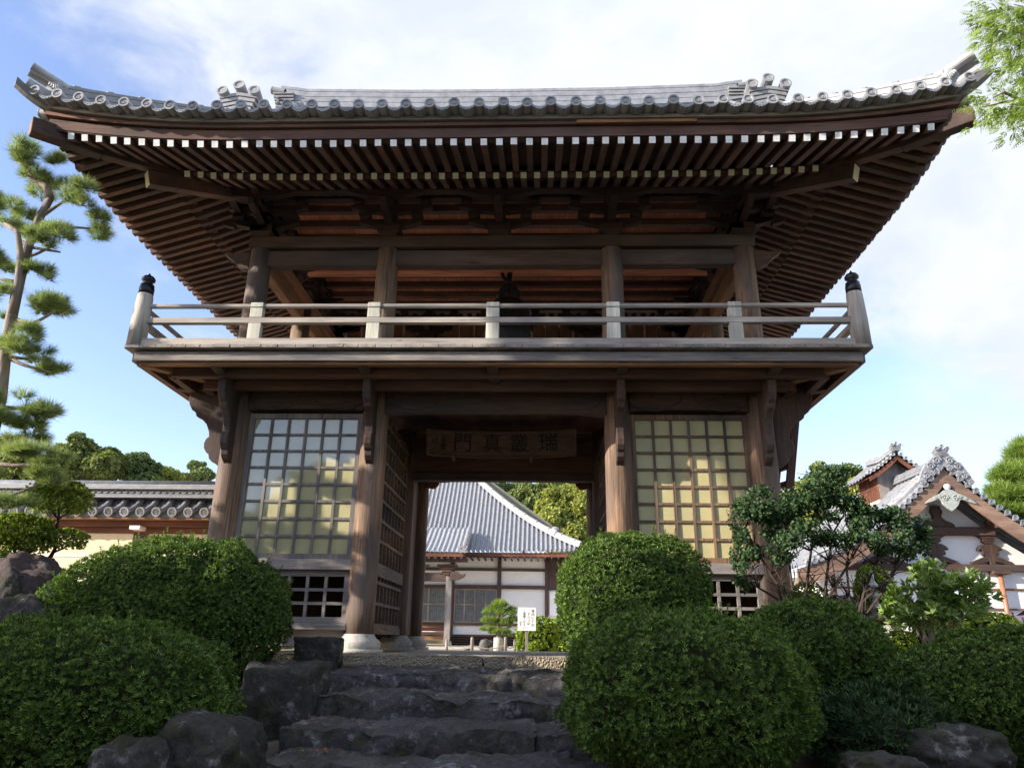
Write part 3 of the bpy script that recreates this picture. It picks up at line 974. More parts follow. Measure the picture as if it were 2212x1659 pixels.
def rend(name, p, d, sc_, parent):
    """ridge end ornament: stacked ribbed tile block with three round tiles"""
    p = Vector(p); d = Vector(d).normalized(); s = Vector((-d.y, d.x, 0)).normalized(); u = Vector((0, 0, 1))
    b = MB()
    fr = Matrix((s, d, u)).transposed()
    def q(x, y, z): return p + s * x * sc_ + d * y * sc_ + u * z * sc_
    for i in range(5):
        z0 = 0.0 + i * 0.062; w = 0.16 + 0.028 * i
        pts = []
        for t in range(9):
            x = -w + 2 * w * t / 8; pts.append((x, z0 + 0.05 * (1 - abs(x) / w) ** 1.0))
        top = [(x, z + 0.052) for x, z in pts]
        poly = pts + top[::-1]; n = len(poly)
        vs = [q(x, -0.30, z) for x, z in poly] + [q(x, 0.10 + 0.012 * i, z) for x, z in poly]
        fs = [(a, (a + 1) % n, n + (a + 1) % n, n + a) for a in range(n)]
        m = len(pts)
        for t in range(m - 1):
            fs.append((n + t, n + t + 1, n + n - 2 - t, n + n - 1 - t)); fs.append((t + 1, t, n - 1 - t, n - 2 - t))
        b.add(vs, fs)
    for x, z in ((-0.235, 0.335), (0.235, 0.335), (0.0, 0.43)):
        cyl(b, q(x * 0.92, -0.10, z - 0.02), q(x, 0.19, z + 0.03), 0.085 * sc_, 14)
    # side scrolls
    for sx in (-1, 1):
        b.tube([q(sx * (0.24 + 0.06 * math.cos(a)), 0.03, 0.10 + 0.06 * math.sin(a)) for a in np.linspace(0, 5.2, 12)], 0.022 * sc_, 6)
    return b.build(name, 'tile_pale', parent)


for sx in (-1, 1):
    # hip ridges
    for sy, yb in ((-1, Y0), (1, Y1)):
        pts = []
        for o in np.linspace(2.22, -0.1, 9):
            z = roofz(o) + 0.30 * max(0, o / 2.35)
            pts.append((sx * (HX + o), yb + sy * o, z - 0.02))
        ridge('hip_ridge', pts, 0.27, 0.27, 5, 0.06, 'tile', roof, 0.33)
        # corner ornament
        d = Vector((sx, sy, 0)).normalized(); p = Vector((sx * (HX + 2.22), yb + sy * 2.22, roofz(2.22) + 0.27)); s_ = Vector((-d.y, d.x, 0))
        b = MB()
        for a, z in ((-0.075, 0.34), (0.075, 0.34), (0.0, 0.13)):
            cyl(b, p + s_ * a - d * 0.10 + Vector((0, 0, z - 0.09)), p + s_ * a + d * 0.36 + Vector((0, 0, z + 0.02)), 0.062, 14)
        for t in range(5):
            b.tube([p + s_ * (0.15 * math.cos(an)) * (1 - 0.1 * t) + d * (0.03 + 0.02 * t) + Vector((0, 0, 0.16 + 0.13 * math.sin(an))) for an in np.linspace(-0.6 + 0.2 * t, PI + 0.6 - 0.2 * t, 10)], 0.03, 6)
        b.box(p.x - 0.10, p.x + 0.10, p.y - 0.10, p.y + 0.10, p.z - 0.02, p.z + 0.30)
        b.build('corner_ornament', 'tile_pale', roof)
        # upswept corner tile
        c = MB(); w = 0.13; vs = []
        for t in np.linspace(0, 1, 8):
            q = Vector((sx * (HX + 2.18), yb + sy * 2.18, 7.0)) + d * 0.75 * t * 0.72 + Vector((0, 0, 0.17 * t * t - 0.02))
            for a, z in ((-1, 0), (-0.5, -0.035), (0.5, -0.035), (1, 0), (0.5, -0.075), (-0.5, -0.075)): vs.append(q + s_ * a * w * (1 - 0.25 * t) + Vector((0, 0, z)))
        fs = [(6 * i + a, 6 * i + (a + 1) % 6, 6 * i + 6 + (a + 1) % 6, 6 * i + 6 + a) for i in range(7) for a in range(6)] + [(5, 4, 3, 2, 1, 0), tuple(42 + a for a in range(6))]
        c.add(vs, fs); c.build('corner_tile', 'tile', roof)
        # descending ridges
        pts = []
        for o in np.linspace(0.55, -1.9, 7):
            pts.append((sx * 4.24, yb - sy * (-o), roofz(o) + 0.02))
        ridge('descending_ridge', pts, 0.28, 0.30, 5, 0.06, 'tile', roof, 0.4)
        rend('ridge_end_tile', (sx * 4.24, yb + sy * 0.56, roofz(0.56) + 0.20), (0, sy, 0), 1.12, roof)
    rend('ridge_end_tile', (sx * 4.72, 2.15, R0 + 0.1), (sx, 0, 0), 0.95, roof)


# -- lattices
def lattice(name, x0, x1, y, z0, z1, cols, rows, fr, barw, depth, mat, axis='x', pane=None, pdepth=0.03):
    b = MB()

    def bx(a0, a1, d0, d1, c0, c1):
        if axis == 'x': b.box(a0, a1, y + d0, y + d1, c0, c1)
        else: b.box(y + min(d0, d1), y + max(d0, d1), a0, a1, c0, c1)

    sg = 1
    bx(x0, x0 + fr, 0, depth + 0.012, z0, z1); bx(x1 - fr, x1, 0, depth + 0.012, z0, z1)
    bx(x0 + fr, x1 - fr, 0.003, depth + 0.01, z0, z0 + fr); bx(x0 + fr, x1 - fr, 0.003, depth + 0.01, z1 - fr, z1)
    cw = (x1 - x0 - 2 * fr) / cols; rh = (z1 - z0 - 2 * fr) / rows
    for i in range(1, cols): bx(x0 + fr + i * cw - barw / 2, x0 + fr + i * cw + barw / 2, 0.012, depth, z0 + fr, z1 - fr)
    for j in range(1, rows):
        bx(x0 + fr, x1 - fr, 0.015, depth - 0.004, z0 + fr + j * rh - barw / 2, z0 + fr + j * rh + barw / 2)
    o_ = b.build(name, mat, gate)
    if pane:
        q = MB()
        if axis == 'x': q.box(x0 + 0.01, x1 - 0.01, y + depth + pdepth, y + depth + pdepth + 0.012, z0 + 0.01, z1 - 0.01)
        else: q.box(y + depth + pdepth, y + depth + pdepth + 0.012, x0 + 0.01, x1 - 0.01, z0 + 0.01, z1 - 0.01)
        q.build('pane', pane, o_)
    return o_


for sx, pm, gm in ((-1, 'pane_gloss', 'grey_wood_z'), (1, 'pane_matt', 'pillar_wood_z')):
    x0, x1 = sorted((sx * 1.94, sx * 3.62))
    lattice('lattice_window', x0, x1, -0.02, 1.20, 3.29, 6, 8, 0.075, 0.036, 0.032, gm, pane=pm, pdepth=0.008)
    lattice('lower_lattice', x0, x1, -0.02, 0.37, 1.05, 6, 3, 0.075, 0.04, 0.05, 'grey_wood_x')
    MB().box(x0 - 0.02, x1 + 0.02, -0.10, 0.10, 1.055, 1.195).build('sill_beam', 'grey_wood_x', gate, bevel=0.006)
    MB().box(x0 - 0.02, x1 + 0.02, -0.11, 0.10, 0.28, 0.365).build('ground_sill', 'grey_wood_x', gate, bevel=0.006)
    MB().box(x0 + 0.15, x1 - 0.02, 0.0, 0.04, 0.075, 0.276).build('skirting_board', 'grey_wood_x', gate)
    # passage side lattice, facing the passage
    q = MB(); xi = sx * 1.70
    for j in range(11):
        z = 0.36 + j * 0.29
        if j == 3: q.box(xi - 0.05, xi + 0.05, 0.20, 2.40, 1.02, 1.20); continue
        q.box(xi - 0.028, xi + 0.028, 0.20, 2.40, z - 0.022, z + 0.022)
    for i in range(9):
        y = 0.24 + i * 0.26
        q.box(xi - 0.02, xi + 0.02, y - 0.018, y + 0.018, 0.36, 3.4)
    q.box(xi - 0.05, xi + 0.05, 0.2, 2.4, 0.24, 0.34)
    q.build('side_lattice', 'pillar_wood_y', gate)
    xs = sx * 1.77
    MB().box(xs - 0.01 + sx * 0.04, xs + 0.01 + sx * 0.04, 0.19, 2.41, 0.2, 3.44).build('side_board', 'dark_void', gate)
    MB().box(sx * 1.78 - 0.03, sx * 1.78 + 0.03, 2.79, 4.11, 0.25, 3.44).build('passage_wall', 'eave_wood_z', gate)
    MB().box(sx * 3.8 - 0.03, sx * 3.8 + 0.03, 0.19, 4.11, 0.2, 3.44).build('outer_wall', 'pillar_wood_z', gate)
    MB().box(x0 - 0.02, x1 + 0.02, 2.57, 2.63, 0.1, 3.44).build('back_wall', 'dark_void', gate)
# passage ceiling under the upper floor
MB().box(-3.7, 3.7, 0.15, 4.15, 3.745, 3.79).build('passage_ceiling', 'eave_wood_y', gate)


# ------------------------------------------------------------------ bell
bell = thing('temple_bell', 'large dark bronze bell hanging behind the balcony railing', 'bell', (GX + 0.06, 2.15, 4.82))
MB().lathe([(0.005, 1.36), (0.14, 1.345), (0.28, 1.29), (0.36, 1.20), (0.39, 1.1), (0.405, 0.85), (0.42, 0.5), (0.44, 0.2), (0.465, 0.08), (0.475, 0.0), (0.42, 0.0), (0.40, 0.2), (0.005, 0.3)], n=36, cap=False).build('bell_body', 'bronze', bell, smooth=True)
bk = MB()
for z in (0.12, 0.62, 0.66, 1.08): bk.lathe([(0.475 - 0.06 * z, z - 0.012), (0.49 - 0.06 * z, z), (0.475 - 0.06 * z, z + 0.012)], n=36, cap=False)
for i in range(8):
    a = i * PI / 4
    for j in range(3):
        bk.lathe([(0.022, 0), (0.015, 0.03), (0.002, 0.035)], (0.40 * math.cos(a + 0.09), 0.40 * math.sin(a + 0.09), 0.78 + j * 0.09), 8, rot=Vector((math.cos(a), math.sin(a), 0)).to_track_quat('Z', 'Y').to_matrix())
bk.build('bell_band', 'bronze', bell)
lp = MB().tube([(-0.16, 0, 1.31), (-0.17, 0, 1.45), (-0.10, 0, 1.58), (0, 0, 1.64), (0.10, 0, 1.58), (0.17, 0, 1.45), (0.16, 0, 1.31)], [0.06, 0.065, 0.06, 0.07, 0.06, 0.065, 0.06], 8)
lp.tube([(0, -0.14, 1.32), (0, -0.1, 1.5), (0, 0, 1.62), (0, 0.1, 1.5), (0, 0.14, 1.32)], 0.03, 8)
lp.tube([(0, 0, 1.62), (0, 0, 1.75), (0.02, 0, 1.92)], 0.05, 8)
lp.tube([(-0.03, 0, 1.72), (-0.10, 0, 1.8), (-0.13, 0, 1.9)], 0.035, 8)
lp.build('crown_loop', 'bronze', bell, smooth=True)


# ------------------------------------------------------------------ lettering
def text_mesh(txt, size, name, mat, parent, loc, rot, depth=0.004, vertical=False):
    cu = bpy.data.curves.new(name, 'FONT'); cu.body = '\n'.join(txt) if vertical else txt; cu.size = size; cu.extrude = depth; cu.align_x = 'CENTER'; cu.align_y = 'CENTER'; cu.space_line = 0.72
    tmp = bpy.data.objects.new(name, cu); C.objects.link(tmp)
    dg = bpy.context.evaluated_depsgraph_get(); me = bpy.data.meshes.new_from_object(tmp.evaluated_get(dg))
    bpy.data.objects.remove(tmp)
    me.materials.clear(); me.materials.append(MATS[mat])
    o_ = bpy.data.objects.new(name, me); C.objects.link(o_); o_.parent = parent; o_.location = loc; o_.rotation_euler = rot
    return o_


# name plaque, a bowed board high in the passage
plq = thing('name_plaque', 'bowed wooden name board with black brushed characters above the passage', 'sign board', (GX + 0.0, 1.5, 3.3))
PR = 2.45; PWD = 1.30


def pl(u, z, d):  # bowed in plan and leaning forward
    a = u / PR
    x = math.sin(a) * PR; y = (math.cos(a) - 1) * PR * 0.6 + 0.3
    return (x, y + d - (z) * 0.35, z)


b = MB(); b.grid(lambda u, v: pl(-PWD + 2 * PWD * u, -0.20 + 0.40 * v, 0.0), 24, 2, 0); b.grid(lambda u, v: pl(-PWD + 2 * PWD * u, -0.20 + 0.40 * v, 0.04), 24, 2, 0, True)
for zz in (-0.2, 0.2):
    b.grid(lambda u, v: pl(-PWD + 2 * PWD * u, zz, 0.04 * v), 24, 1, 0, zz > 0)
b.build('board', 'plaque_wood', plq)
b = MB()
for zz in (-0.2, 0.2): b.tube([pl(-PWD + 2 * PWD * t / 20, zz, 0.0) for t in range(21)], 0.018, 6)
for uu in (-PWD, PWD): b.tube([pl(uu, z, 0.0) for z in (-0.2, 0, 0.2)], 0.022, 6)
b.tube([(-0.8, 0.12, -0.22), (-0.8, 0.3, -0.27)], 0.03, 6).tube([(0.5, 0.15, -0.22), (0.5, 0.3, -0.27)], 0.03, 6)
b.build('board_frame', 'plaque_wood', plq)
for ch, u in (('門', -0.66), ('真', -0.16), ('叢', 0.30), ('瑞', 0.80)):
    p = pl(u, 0, -0.012); a = u / PR
    text_mesh(ch, 0.335, 'character', 'ink', plq, p, (PI / 2 + 0.33, 0, -math.atan(math.tan(a) * 0.6)), 0.004)
for i, (ch, u, s_) in enumerate((('山主書', -1.0, 0.1), ('印', -1.16, 0.11))):
    p = pl(u, 0, -0.012); a = u / PR
    text_mesh(ch, s_, 'character', 'ink', plq, p, (PI / 2 + 0.33, 0, -math.atan(math.tan(a) * 0.6)), 0.003, True)

# ladder at the far right side of the gate
lad = thing('ladder', 'dark wooden ladder rising beside the right rear of the gate to the balcony', 'ladder', (0, 0, 0))
la, lb = Vector(at(1690, 1240, 1.25)), Vector(at(1718, 905, 1.25)); dd = (lb - la) / (lb.z - la.z)
la = la - dd * (la.z + 0.02); lb = lb + dd * (3.72 - lb.z)
for off in (0.0, -0.50):
    MB().beam(la + Vector((off * 0.24, 0.36 * (off != 0), 0)), lb + Vector((off * 0.24, 0.36 * (off != 0), 0)), 0.12, 0.06, up=(0, 1, 0)).build('stile', 'eave_wood_z', lad)
n = 13
for i in range(1, n):
    p = la.lerp(lb, i / n)
    MB().beam(p + Vector((0, 0, 0)), p + Vector((-0.12, 0.36, 0)), 0.09, 0.08).build('rung', 'eave_wood_x', lad)


# ------------------------------------------------------------------ stone steps, kerb, rocks
def rough_slab(b, x0, x1, y0, y1, z0, z1, seed, amp=0.035, res=0.07, mi=0, rnd=0.3):
    nx = max(3, int((x1 - x0) / res)); ny = max(3, int((y1 - y0) / res)); nz = max(3, int((z1 - z0) / res))

    def disp(p):
        q = Vector(p); c = Vector(((x0 + x1) / 2, (y0 + y1) / 2, (z0 + z1) / 2))
        n = mnoise.noise_vector((q * 2.2) + Vector((seed, 0, 0))) * amp + mnoise.noise_vector(q * 7 + Vector((0, seed, 0))) * amp * 0.45 + mnoise.noise_vector(q * 18 + Vector((0, seed, 0))) * amp * 0.35
        # rounded edges
        r = 0.05
        e = [max(0, r - (q[i] - lo)) - max(0, r - (hi - q[i])) for i, (lo, hi) in enumerate(((x0, x1), (y0, y1), (z0, z1)))]
        cnt = sum(1 for x in e if abs(x) > 1e-6)
        if cnt >= 2: q = q + Vector(e) * rnd
        return tuple(q + n)

    L = lambda a, c, t: a + (c - a) * t
    b.grid(lambda u, v: disp((L(x0, x1, u), y0, L(z0, z1, v))), nx, nz, mi)
    b.grid(lambda u, v: disp((L(x0, x1, u), L(y0, y1, v), z1)), nx, ny, mi)
    b.grid(lambda u, v: disp((x0, L(y1, y0, u), L(z0, z1, v))), ny, nz, mi)
    b.grid(lambda u, v: disp((x1, L(y0, y1, u), L(z0, z1, v))), ny, nz, mi)


kb = thing('stone_kerb', 'long pebbly stone kerb along the front of the gate platform', 'kerb', (0, -0.7, 0))
for i, (x0, x1) in enumerate(((-4.6, -2.2), (-2.2, 0.0), (0.0, 2.3), (2.3, 4.6))):
    b = MB(); rough_slab(b, x0, x1, -0.05, 0.22, -0.5, 0.0, i * 0.3 + 1, 0.014, 0.04, 0, 0.25)
    b.build('kerb_stone', 'kerb_stone', kb, smooth=True)
st = thing('stone_steps', 'worn dark stone steps climbing to the gate between clipped bushes', 'steps', (0, -2, -0.16))
SX = [(-2.0, -0.15, -0.70, [-1.62, 1.9]), (-3.1, -0.33, -1.8, [-1.42, 1.95]), (-3.85, -0.50, -2.9, [-1.40, 0.62, 1.95]), (-4.4, -0.67, -3.6, [-1.45, 1.95]),
      (-4.95, -0.84, -4.2, [-1.5, 1.95]), (-5.5, -1.01, -4.8, [-1.55, 0.4, 1.95]), (-6.05, -1.18, -5.3, [-1.6, 1.95]), (-6.6, -1.34, -5.9, [-1.6, 0.5, 1.95])]
for i, (yf, zt, yb_, xs) in enumerate(SX):
    for j in range(len(xs) - 1):
        b = MB(); rough_slab(b, xs[j] - 0.006, xs[j + 1] + 0.006, yf + random.uniform(-0.02, 0.02) + 2, yb_ + 0.2 + 2, zt - 0.30 + 0.16, zt + 0.16 + random.uniform(-0.008, 0.008), i * 5.1 + j * 0.4, 0.065, 0.035, 0, 0.25)
        b.build('step_stone', 'step_stone', st, smooth=True)


def rock_mesh(c, r, seed, mat, sub=5, amp=0.35, flat=None):
    import bmesh
    bm = bmesh.new(); bmesh.ops.create_icosphere(bm, subdivisions=sub, radius=1.0)
    for v in bm.verts:
        p = v.co.copy(); k = 1 + amp * mnoise.noise(p * 1.1 + Vector((seed, seed * 0.7, 0))) + amp * 0.5 * mnoise.noise(p * 2.6 + Vector((0, seed, 0))) + amp * 0.34 * mnoise.noise(p * 6 + Vector((seed, 0, 0))) + amp * 0.16 * mnoise.noise(p * 15 + Vector((0, 0, seed)))
        q = p * k
        if flat: # blocky
            m = max(abs(q.x), abs(q.y), abs(q.z)); q = q.lerp(q / m * q.length * 0.82, flat)
        v.co = Vector((q.x * r[0], q.y * r[1], q.z * r[2]))
    me = bpy.data.meshes.new('rock'); bm.to_mesh(me); bm.free()
    me.materials.append(MATS[mat]); me.polygons.foreach_set('use_smooth', [True] * len(me.polygons))
    o_ = bpy.data.objects.new('boulder', me); C.objects.link(o_); o_.location = c
    return o_


def px_rock(x, y, rx, ry, Y, seed, mat, label, flat=None, ryd=None, amp=0.35, name='boulder', cat='boulder', sub=5):
    c = at(x, y, Y); k = np.linalg.norm(c - CAMP) / FPX
    o_ = rock_mesh(c, (rx * k, ryd or rx * k, ry * k), seed, mat, sub, amp, flat); o_.name = name
    tag(o_, label, cat, 'garden rocks' if cat == 'boulder' else None)
    return o_


px_rock(688, 1420, 52, 44, -1.15, 3.1, 'rock', 'square topped dark stone beside the kerb at the left of the top step', 0.9, 0.2, 0.16)
px_rock(606, 1535, 84, 96, -3.0, 8.3, 'rock', 'tall blocky dark stone flanking the left of the steps', 0.85, 0.3, 0.22)
px_rock(655, 1490, 46, 60, -2.35, 21.3, 'rock', 'upright dark stone between the kerb stone and the tall blocky stone', 0.9, 0.2, 0.2)
px_rock(440, 1660, 108, 95, -4.6, 5.5, 'rock', 'rounded boulder with white lichen at the foot of the left bush', 0.2, None, 0.25)
px_rock(270, 1690, 60, 80, -5.0, 15.5, 'rock', 'lichened grey boulder at the bottom left under the left bush', 0.3, None, 0.25)
px_rock(45, 1340, 96, 116, -1.6, 9.9, 'rock_red', 'big reddish brown boulder behind the left bush at the photo edge', 0.3, 0.5, 0.22)
px_rock(15, 1356, 56, 92, -2.0, 12.4, 'rock', 'smaller grey boulder in front of the reddish boulder', 0.2, 0.3, 0.25)
px_rock(45, 1392, 84, 80, -2.4, 33.4, 'rock', 'low pale stone between the reddish boulder and the front left bush', 0.3, 0.4, 0.25)
px_rock(2050, 1640, 95, 60, -4.3, 41.2, 'rock', 'big dark boulder at the bottom right below the far right bush', 0.4, None, 0.25)
px_rock(1905, 1680, 70, 45, -4.7, 45.9, 'rock', 'dark stone at the bottom edge beside the big round bush', 0.4, None, 0.25)
px_rock(2190, 1560, 60, 55, -3.6, 51.2, 'rock', 'dark stone in the bottom right corner', 0.4, None, 0.25)
px_rock(1830, 1347, 38, 54, 0.8, 61.2, 'rock_red', 'pinkish rounded boulder behind the bare stemmed shrub', 0.2, None, 0.2)
px_rock(1915, 1382, 28, 28, 0.2, 66.2, 'granite', 'pale flat stone beside the small lime round bush', 0.3, None, 0.2, sub=3)
px_rock(560, 1500, 75, 60, -1.7, 71.0, 'rock_red', 'brown sunlit boulder between the left bush and the steps', 0.2, 0.3, 0.2)


# ------------------------------------------------------------------ plants
def join(parts):
    V = []; F = []; T = []; o = 0
    for v, f, t in parts:
        V.append(v); F.append(f + o); T.append(t); o += len(v)
    return np.concatenate(V), np.concatenate(F), np.concatenate(T)


def lump(D, seed, k=1.0):
    r = np.random.default_rng(seed); s = np.zeros(len(D))
    for i in range(7):
        w = r.normal(size=3) * (2.2 + i * 0.9); s += np.sin(D @ w + r.uniform(0, 6)) / (1.5 + i * 0.7)
    return 1 + 0.045 * k * s


def crevice(D, seed, k=1.0):
    r = np.random.default_rng(seed + 500); s = np.zeros(len(D))
    for i in range(12):
        w = unit(r.normal(size=(1, 3)))[0] * r.uniform(11, 26); s += np.sin(D @ w + r.uniform(0, 6))
    return 1 + 0.016 * k * s


def superell(D, abc, e):
    a = np.abs(D) / np.asarray(abc)
    return ((a ** e).sum(1)) ** (-1 / e)


def clipped_bush(name, c, abc, label, cat='bush', mat='azalea_leaf', leaf=(0.036, 0.0047), cover=2.7, seed=1, e=2.4, lumps=1.0, zmin=-0.75, sprigs=60, k=6, group=None, hull=0.78, spread=0.85):
    c = np.asarray(c, float); abc = np.asarray(abc, float)
    area = 4 * PI * ((abc[0] * abc[1]) ** 1.6 / 3 + (abc[0] * abc[2]) ** 1.6 / 3 + (abc[1] * abc[2]) ** 1.6 / 3) ** (1 / 1.6)
    n = int(area * cover / (k * leaf[0] * leaf[1] * 1.0))
    D = rdir(n * 4); D = D[D[:, 2] > zmin]
    R = superell(D, abc, e)
    Nn = unit(np.sign(D) * (np.abs(D * R[:, None]) ** (e - 1)) / (abc ** e))
    wgt = R ** 2 / np.maximum((Nn * D).sum(1), 0.15); keep = RNG.uniform(0, 1, len(D)) < wgt / wgt.mean() * 0.25
    D = D[keep]; R = R[keep] * lump(D, seed, lumps) * crevice(D, seed, 0.5 + 0.5 * lumps); n = len(D)
    depth = RNG.beta(1.0, 2.6, n) * 0.19
    P = D * (R * (1 - depth))[:, None]
    Nn = unit(np.sign(D) * (np.abs(D) ** (e - 1)) / (abc ** e) * 1.0)
    Nn = unit(Nn + rdir(n) * 0.45 + np.array([0, 0, 0.25]))
    parts = [whorls(P, Nn, k, leaf[0], leaf[1], spread)]
    # stray shoots above the clipped face
    if sprigs:
        D2 = rdir(sprigs * 3); D2 = D2[D2[:, 2] > 0.1][:sprigs]; R2 = superell(D2, abc, e) * lump(D2, seed, lumps)
        L = RNG.uniform(0.03, 0.11, len(D2)); U = unit(D2 * 0.5 + np.array([0, 0, 1.0]) + rdir(len(D2)) * 0.2)
        for t in np.linspace(0.1, 1, 5):
            parts.append(whorls(D2 * R2[:, None] + U * (L * t)[:, None], U, 4, leaf[0], leaf[1], 0.9))
    V, F, T = join(parts)
    # closed dark hull added inside the foliage to block light
    nu, nv = 28, 16; cv = []; cf = []
    for j in range(nv + 1):
        th = PI * j / nv
        for i in range(nu):
            ph = 2 * PI * i / nu; cv.append((math.sin(th) * math.cos(ph), math.sin(th) * math.sin(ph), math.cos(th)))
    cv = np.array(cv); cr = superell(cv, abc, e) * lump(cv, seed, lumps) * hull
    cv = cv * cr[:, None]; cv[:, 2] = np.maximum(cv[:, 2], zmin * abc[2] * 1.05)
    for j in range(nv):
        for i in range(nu): cf.append((j * nu + i, j * nu + (i + 1) % nu, (j + 1) * nu + (i + 1) % nu, (j + 1) * nu + i))
    root = thing(name, label, cat, tuple(c), 0, group)
    np_mesh('foliage', V, F, mat, root, T)
    b = MB(); b.add([tuple(x) for x in cv], cf)
    for i in range(7):
        a = i * 0.9 + seed; b.tube([(0.1 * math.cos(a), 0.1 * math.sin(a), -abc[2] - 0.35), (0.2 * math.cos(a), 0.2 * math.sin(a), -abc[2] * 0.6), (abc[0] * 0.6 * math.cos(a), abc[1] * 0.6 * math.sin(a), -abc[2] * 0.2)], [0.03, 0.025, 0.012], 5)
    b.build('stem', 'bush_stem_hull', root)
    return root


def px_bush(x0, x1, y0, y1, Y, label, by=None, **kw):
    cx, cy = (x0 + x1) / 2, (y0 + y1) / 2
    c = at(cx, cy, Y); k = np.linalg.norm(c - CAMP) / FPX * kw.pop('fit', 0.96)
    a = (x1 - x0) / 2 * k; cz = (y1 - y0) / 2 * k
    return clipped_bush(kw.pop('name', 'clipped_bush'), c, (a, by or a * 0.9, cz), label, **kw)


G = 'clipped garden bushes'
px_bush(120, 618, 1178, 1470, -1.9, 'wide domed bush with sunlit crown left of the gate in front of the lattice window', by=0.8, seed=3, group=G, e=2.0, lumps=0.8, fit=0.92, sprigs=120)
px_bush(-190, 470, 1370, 1700, -4.3, 'dark broad bush filling the lower left corner of the photo', by=0.7, seed=5, group=G, e=2.6, lumps=0.8, fit=0.88, sprigs=60)
px_bush(1207, 1528, 1157, 1440, -1.75, 'neat round topped bush before the right lattice window, above the big round bush', by=0.7, seed=8, group=G, e=2.6, lumps=0.4, fit=0.94, sprigs=50)
px_bush(1214, 1736, 1326, 1665, -4.1, 'biggest round bush right of the steps with bright green tips', by=0.9, seed=13, group=G, e=2.5, lumps=0.6, fit=0.86, sprigs=90)
px_bush(1608, 1905, 1306, 1560, -3.0, 'domed bush between the biggest round bush and the bare stemmed shrub', by=0.7, seed=21, group=G, e=2.1, lumps=0.6, fit=0.93, sprigs=40)
px_bush(1935, 2560, 1385, 1640, -3.6, 'broad dark bush at the lower right edge below the broad leaved plant', by=0.7, seed=34, group=G, e=1.9, lumps=0.7, fit=0.9, sprigs=40)
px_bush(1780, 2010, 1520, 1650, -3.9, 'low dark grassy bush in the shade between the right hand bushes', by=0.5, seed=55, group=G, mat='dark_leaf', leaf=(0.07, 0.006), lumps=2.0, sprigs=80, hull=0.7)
L_ = 'sunlit lime bushes'
px_bush(1922, 1976, 1368, 1424, -0.2, 'small lime green ball bush beside the pale flat stone', seed=4, mat='lime_leaf', leaf=(0.022, 0.011), lumps=0.3, sprigs=0, group=L_, k=5)
px_bush(1856, 1935, 1232, 1392, 2.5, 'tall lime green egg shaped bush behind the stacked stone pagoda', seed=6, mat='lime_leaf', leaf=(0.03, 0.013), lumps=0.3, sprigs=0, group=L_, k=5)
px_bush(2080, 2190, 1333, 1400, 1.2, 'flat lime green bush in front of the pink car', seed=7, mat='lime_leaf', leaf=(0.03, 0.014), lumps=0.8, sprigs=0, group=L_, k=5)
px_bush(1985, 2085, 1340, 1410, 0.9, 'loose lime green bush under the broad leaved plant', seed=9, mat='lime_leaf', leaf=(0.03, 0.014), lumps=1.4, sprigs=20, group=L_, k=5)
px_bush(1690, 1800, 1270, 1396, 1.5, 'low lime green bush half hidden behind the domed bush', seed=19, mat='lime_leaf', leaf=(0.03, 0.014), lumps=0.8, sprigs=0, group=L_, k=5)
px_bush(1116, 1207, 1336, 1424, 9.5, 'fresh green ball bush beside the white notice board', seed=10, mat='lime_leaf', leaf=(0.06, 0.02), lumps=0.6, sprigs=0, group='courtyard bushes', cover=2.6)
px_bush(1188, 1250, 1334, 1420, 11.5, 'yellow green ball bush behind the fresh green ball bush', seed=11, mat='lime_leaf', leaf=(0.06, 0.02), lumps=0.6, sprigs=0, group='courtyard bushes', cover=2.6)
px_bush(70, 130, 1290, 1420, -0.9, 'little green bush between the reddish boulder and the domed bush', seed=12, mat='azalea_leaf', lumps=1.0, sprigs=20, group=G)


def blob_leaves(blobs, n, L, W, up=0.35, shell=0.55, seed=0, k=5, spread=1.0):
    """leaves spread through the outer volume of several blobs"""
    r = np.array([b[3] * b[4] * b[5] for b in blobs]) ** (2 / 3.0); cnt = np.maximum(3, (r / r.sum() * n)).astype(int)
    P = []; Nn = []
    for b, m in zip(blobs, cnt):
        D = rdir(m); rr = (1 - shell * RNG.beta(1.1, 2.2, m)) * lump(D, seed + int(abs(b[0] * 17 + b[2] * 31)) % 97, 2.6)
        P.append(np.array(b[:3]) + D * rr[:, None] * np.array(b[3:6])); Nn.append(unit(D + np.array([0, 0, up]) + rdir(m) * 0.5))
    P = np.concatenate(P); Nn = np.concatenate(Nn)
    return whorls(P, Nn, k, L, W, spread)


def px_blob(x, y, rx, ry, Y, dy=0.0, depth=None):
    c = at(x, y, Y + dy); k = np.linalg.norm(c - CAMP) / FPX
    return (c[0], c[1], c[2], rx * k, (depth if depth else rx * k * 0.9), ry * k)


def px_path(pts, Y, r0, r1):
    P = [Vector(at(p[0], p[1], Y + (p[2] if len(p) > 2 else 0))) for p in pts]
    return P, list(np.linspace(r0, r1, len(P)))


def finish_tree(name, label, cat, V, F, T, mat, trunk, bark, base, group=None):
    root = thing(name, label, cat, tuple(base), 0, group)
    Vb = V - np.asarray(base)
    np_mesh('crown', Vb, F, mat, root, T)
    trunk.build('trunk', bark, root, smooth=True, off=None)
    o_ = root.children[-1]
    me = o_.data; me.transform(Matrix.Translation(-Vector(base)))
    return root


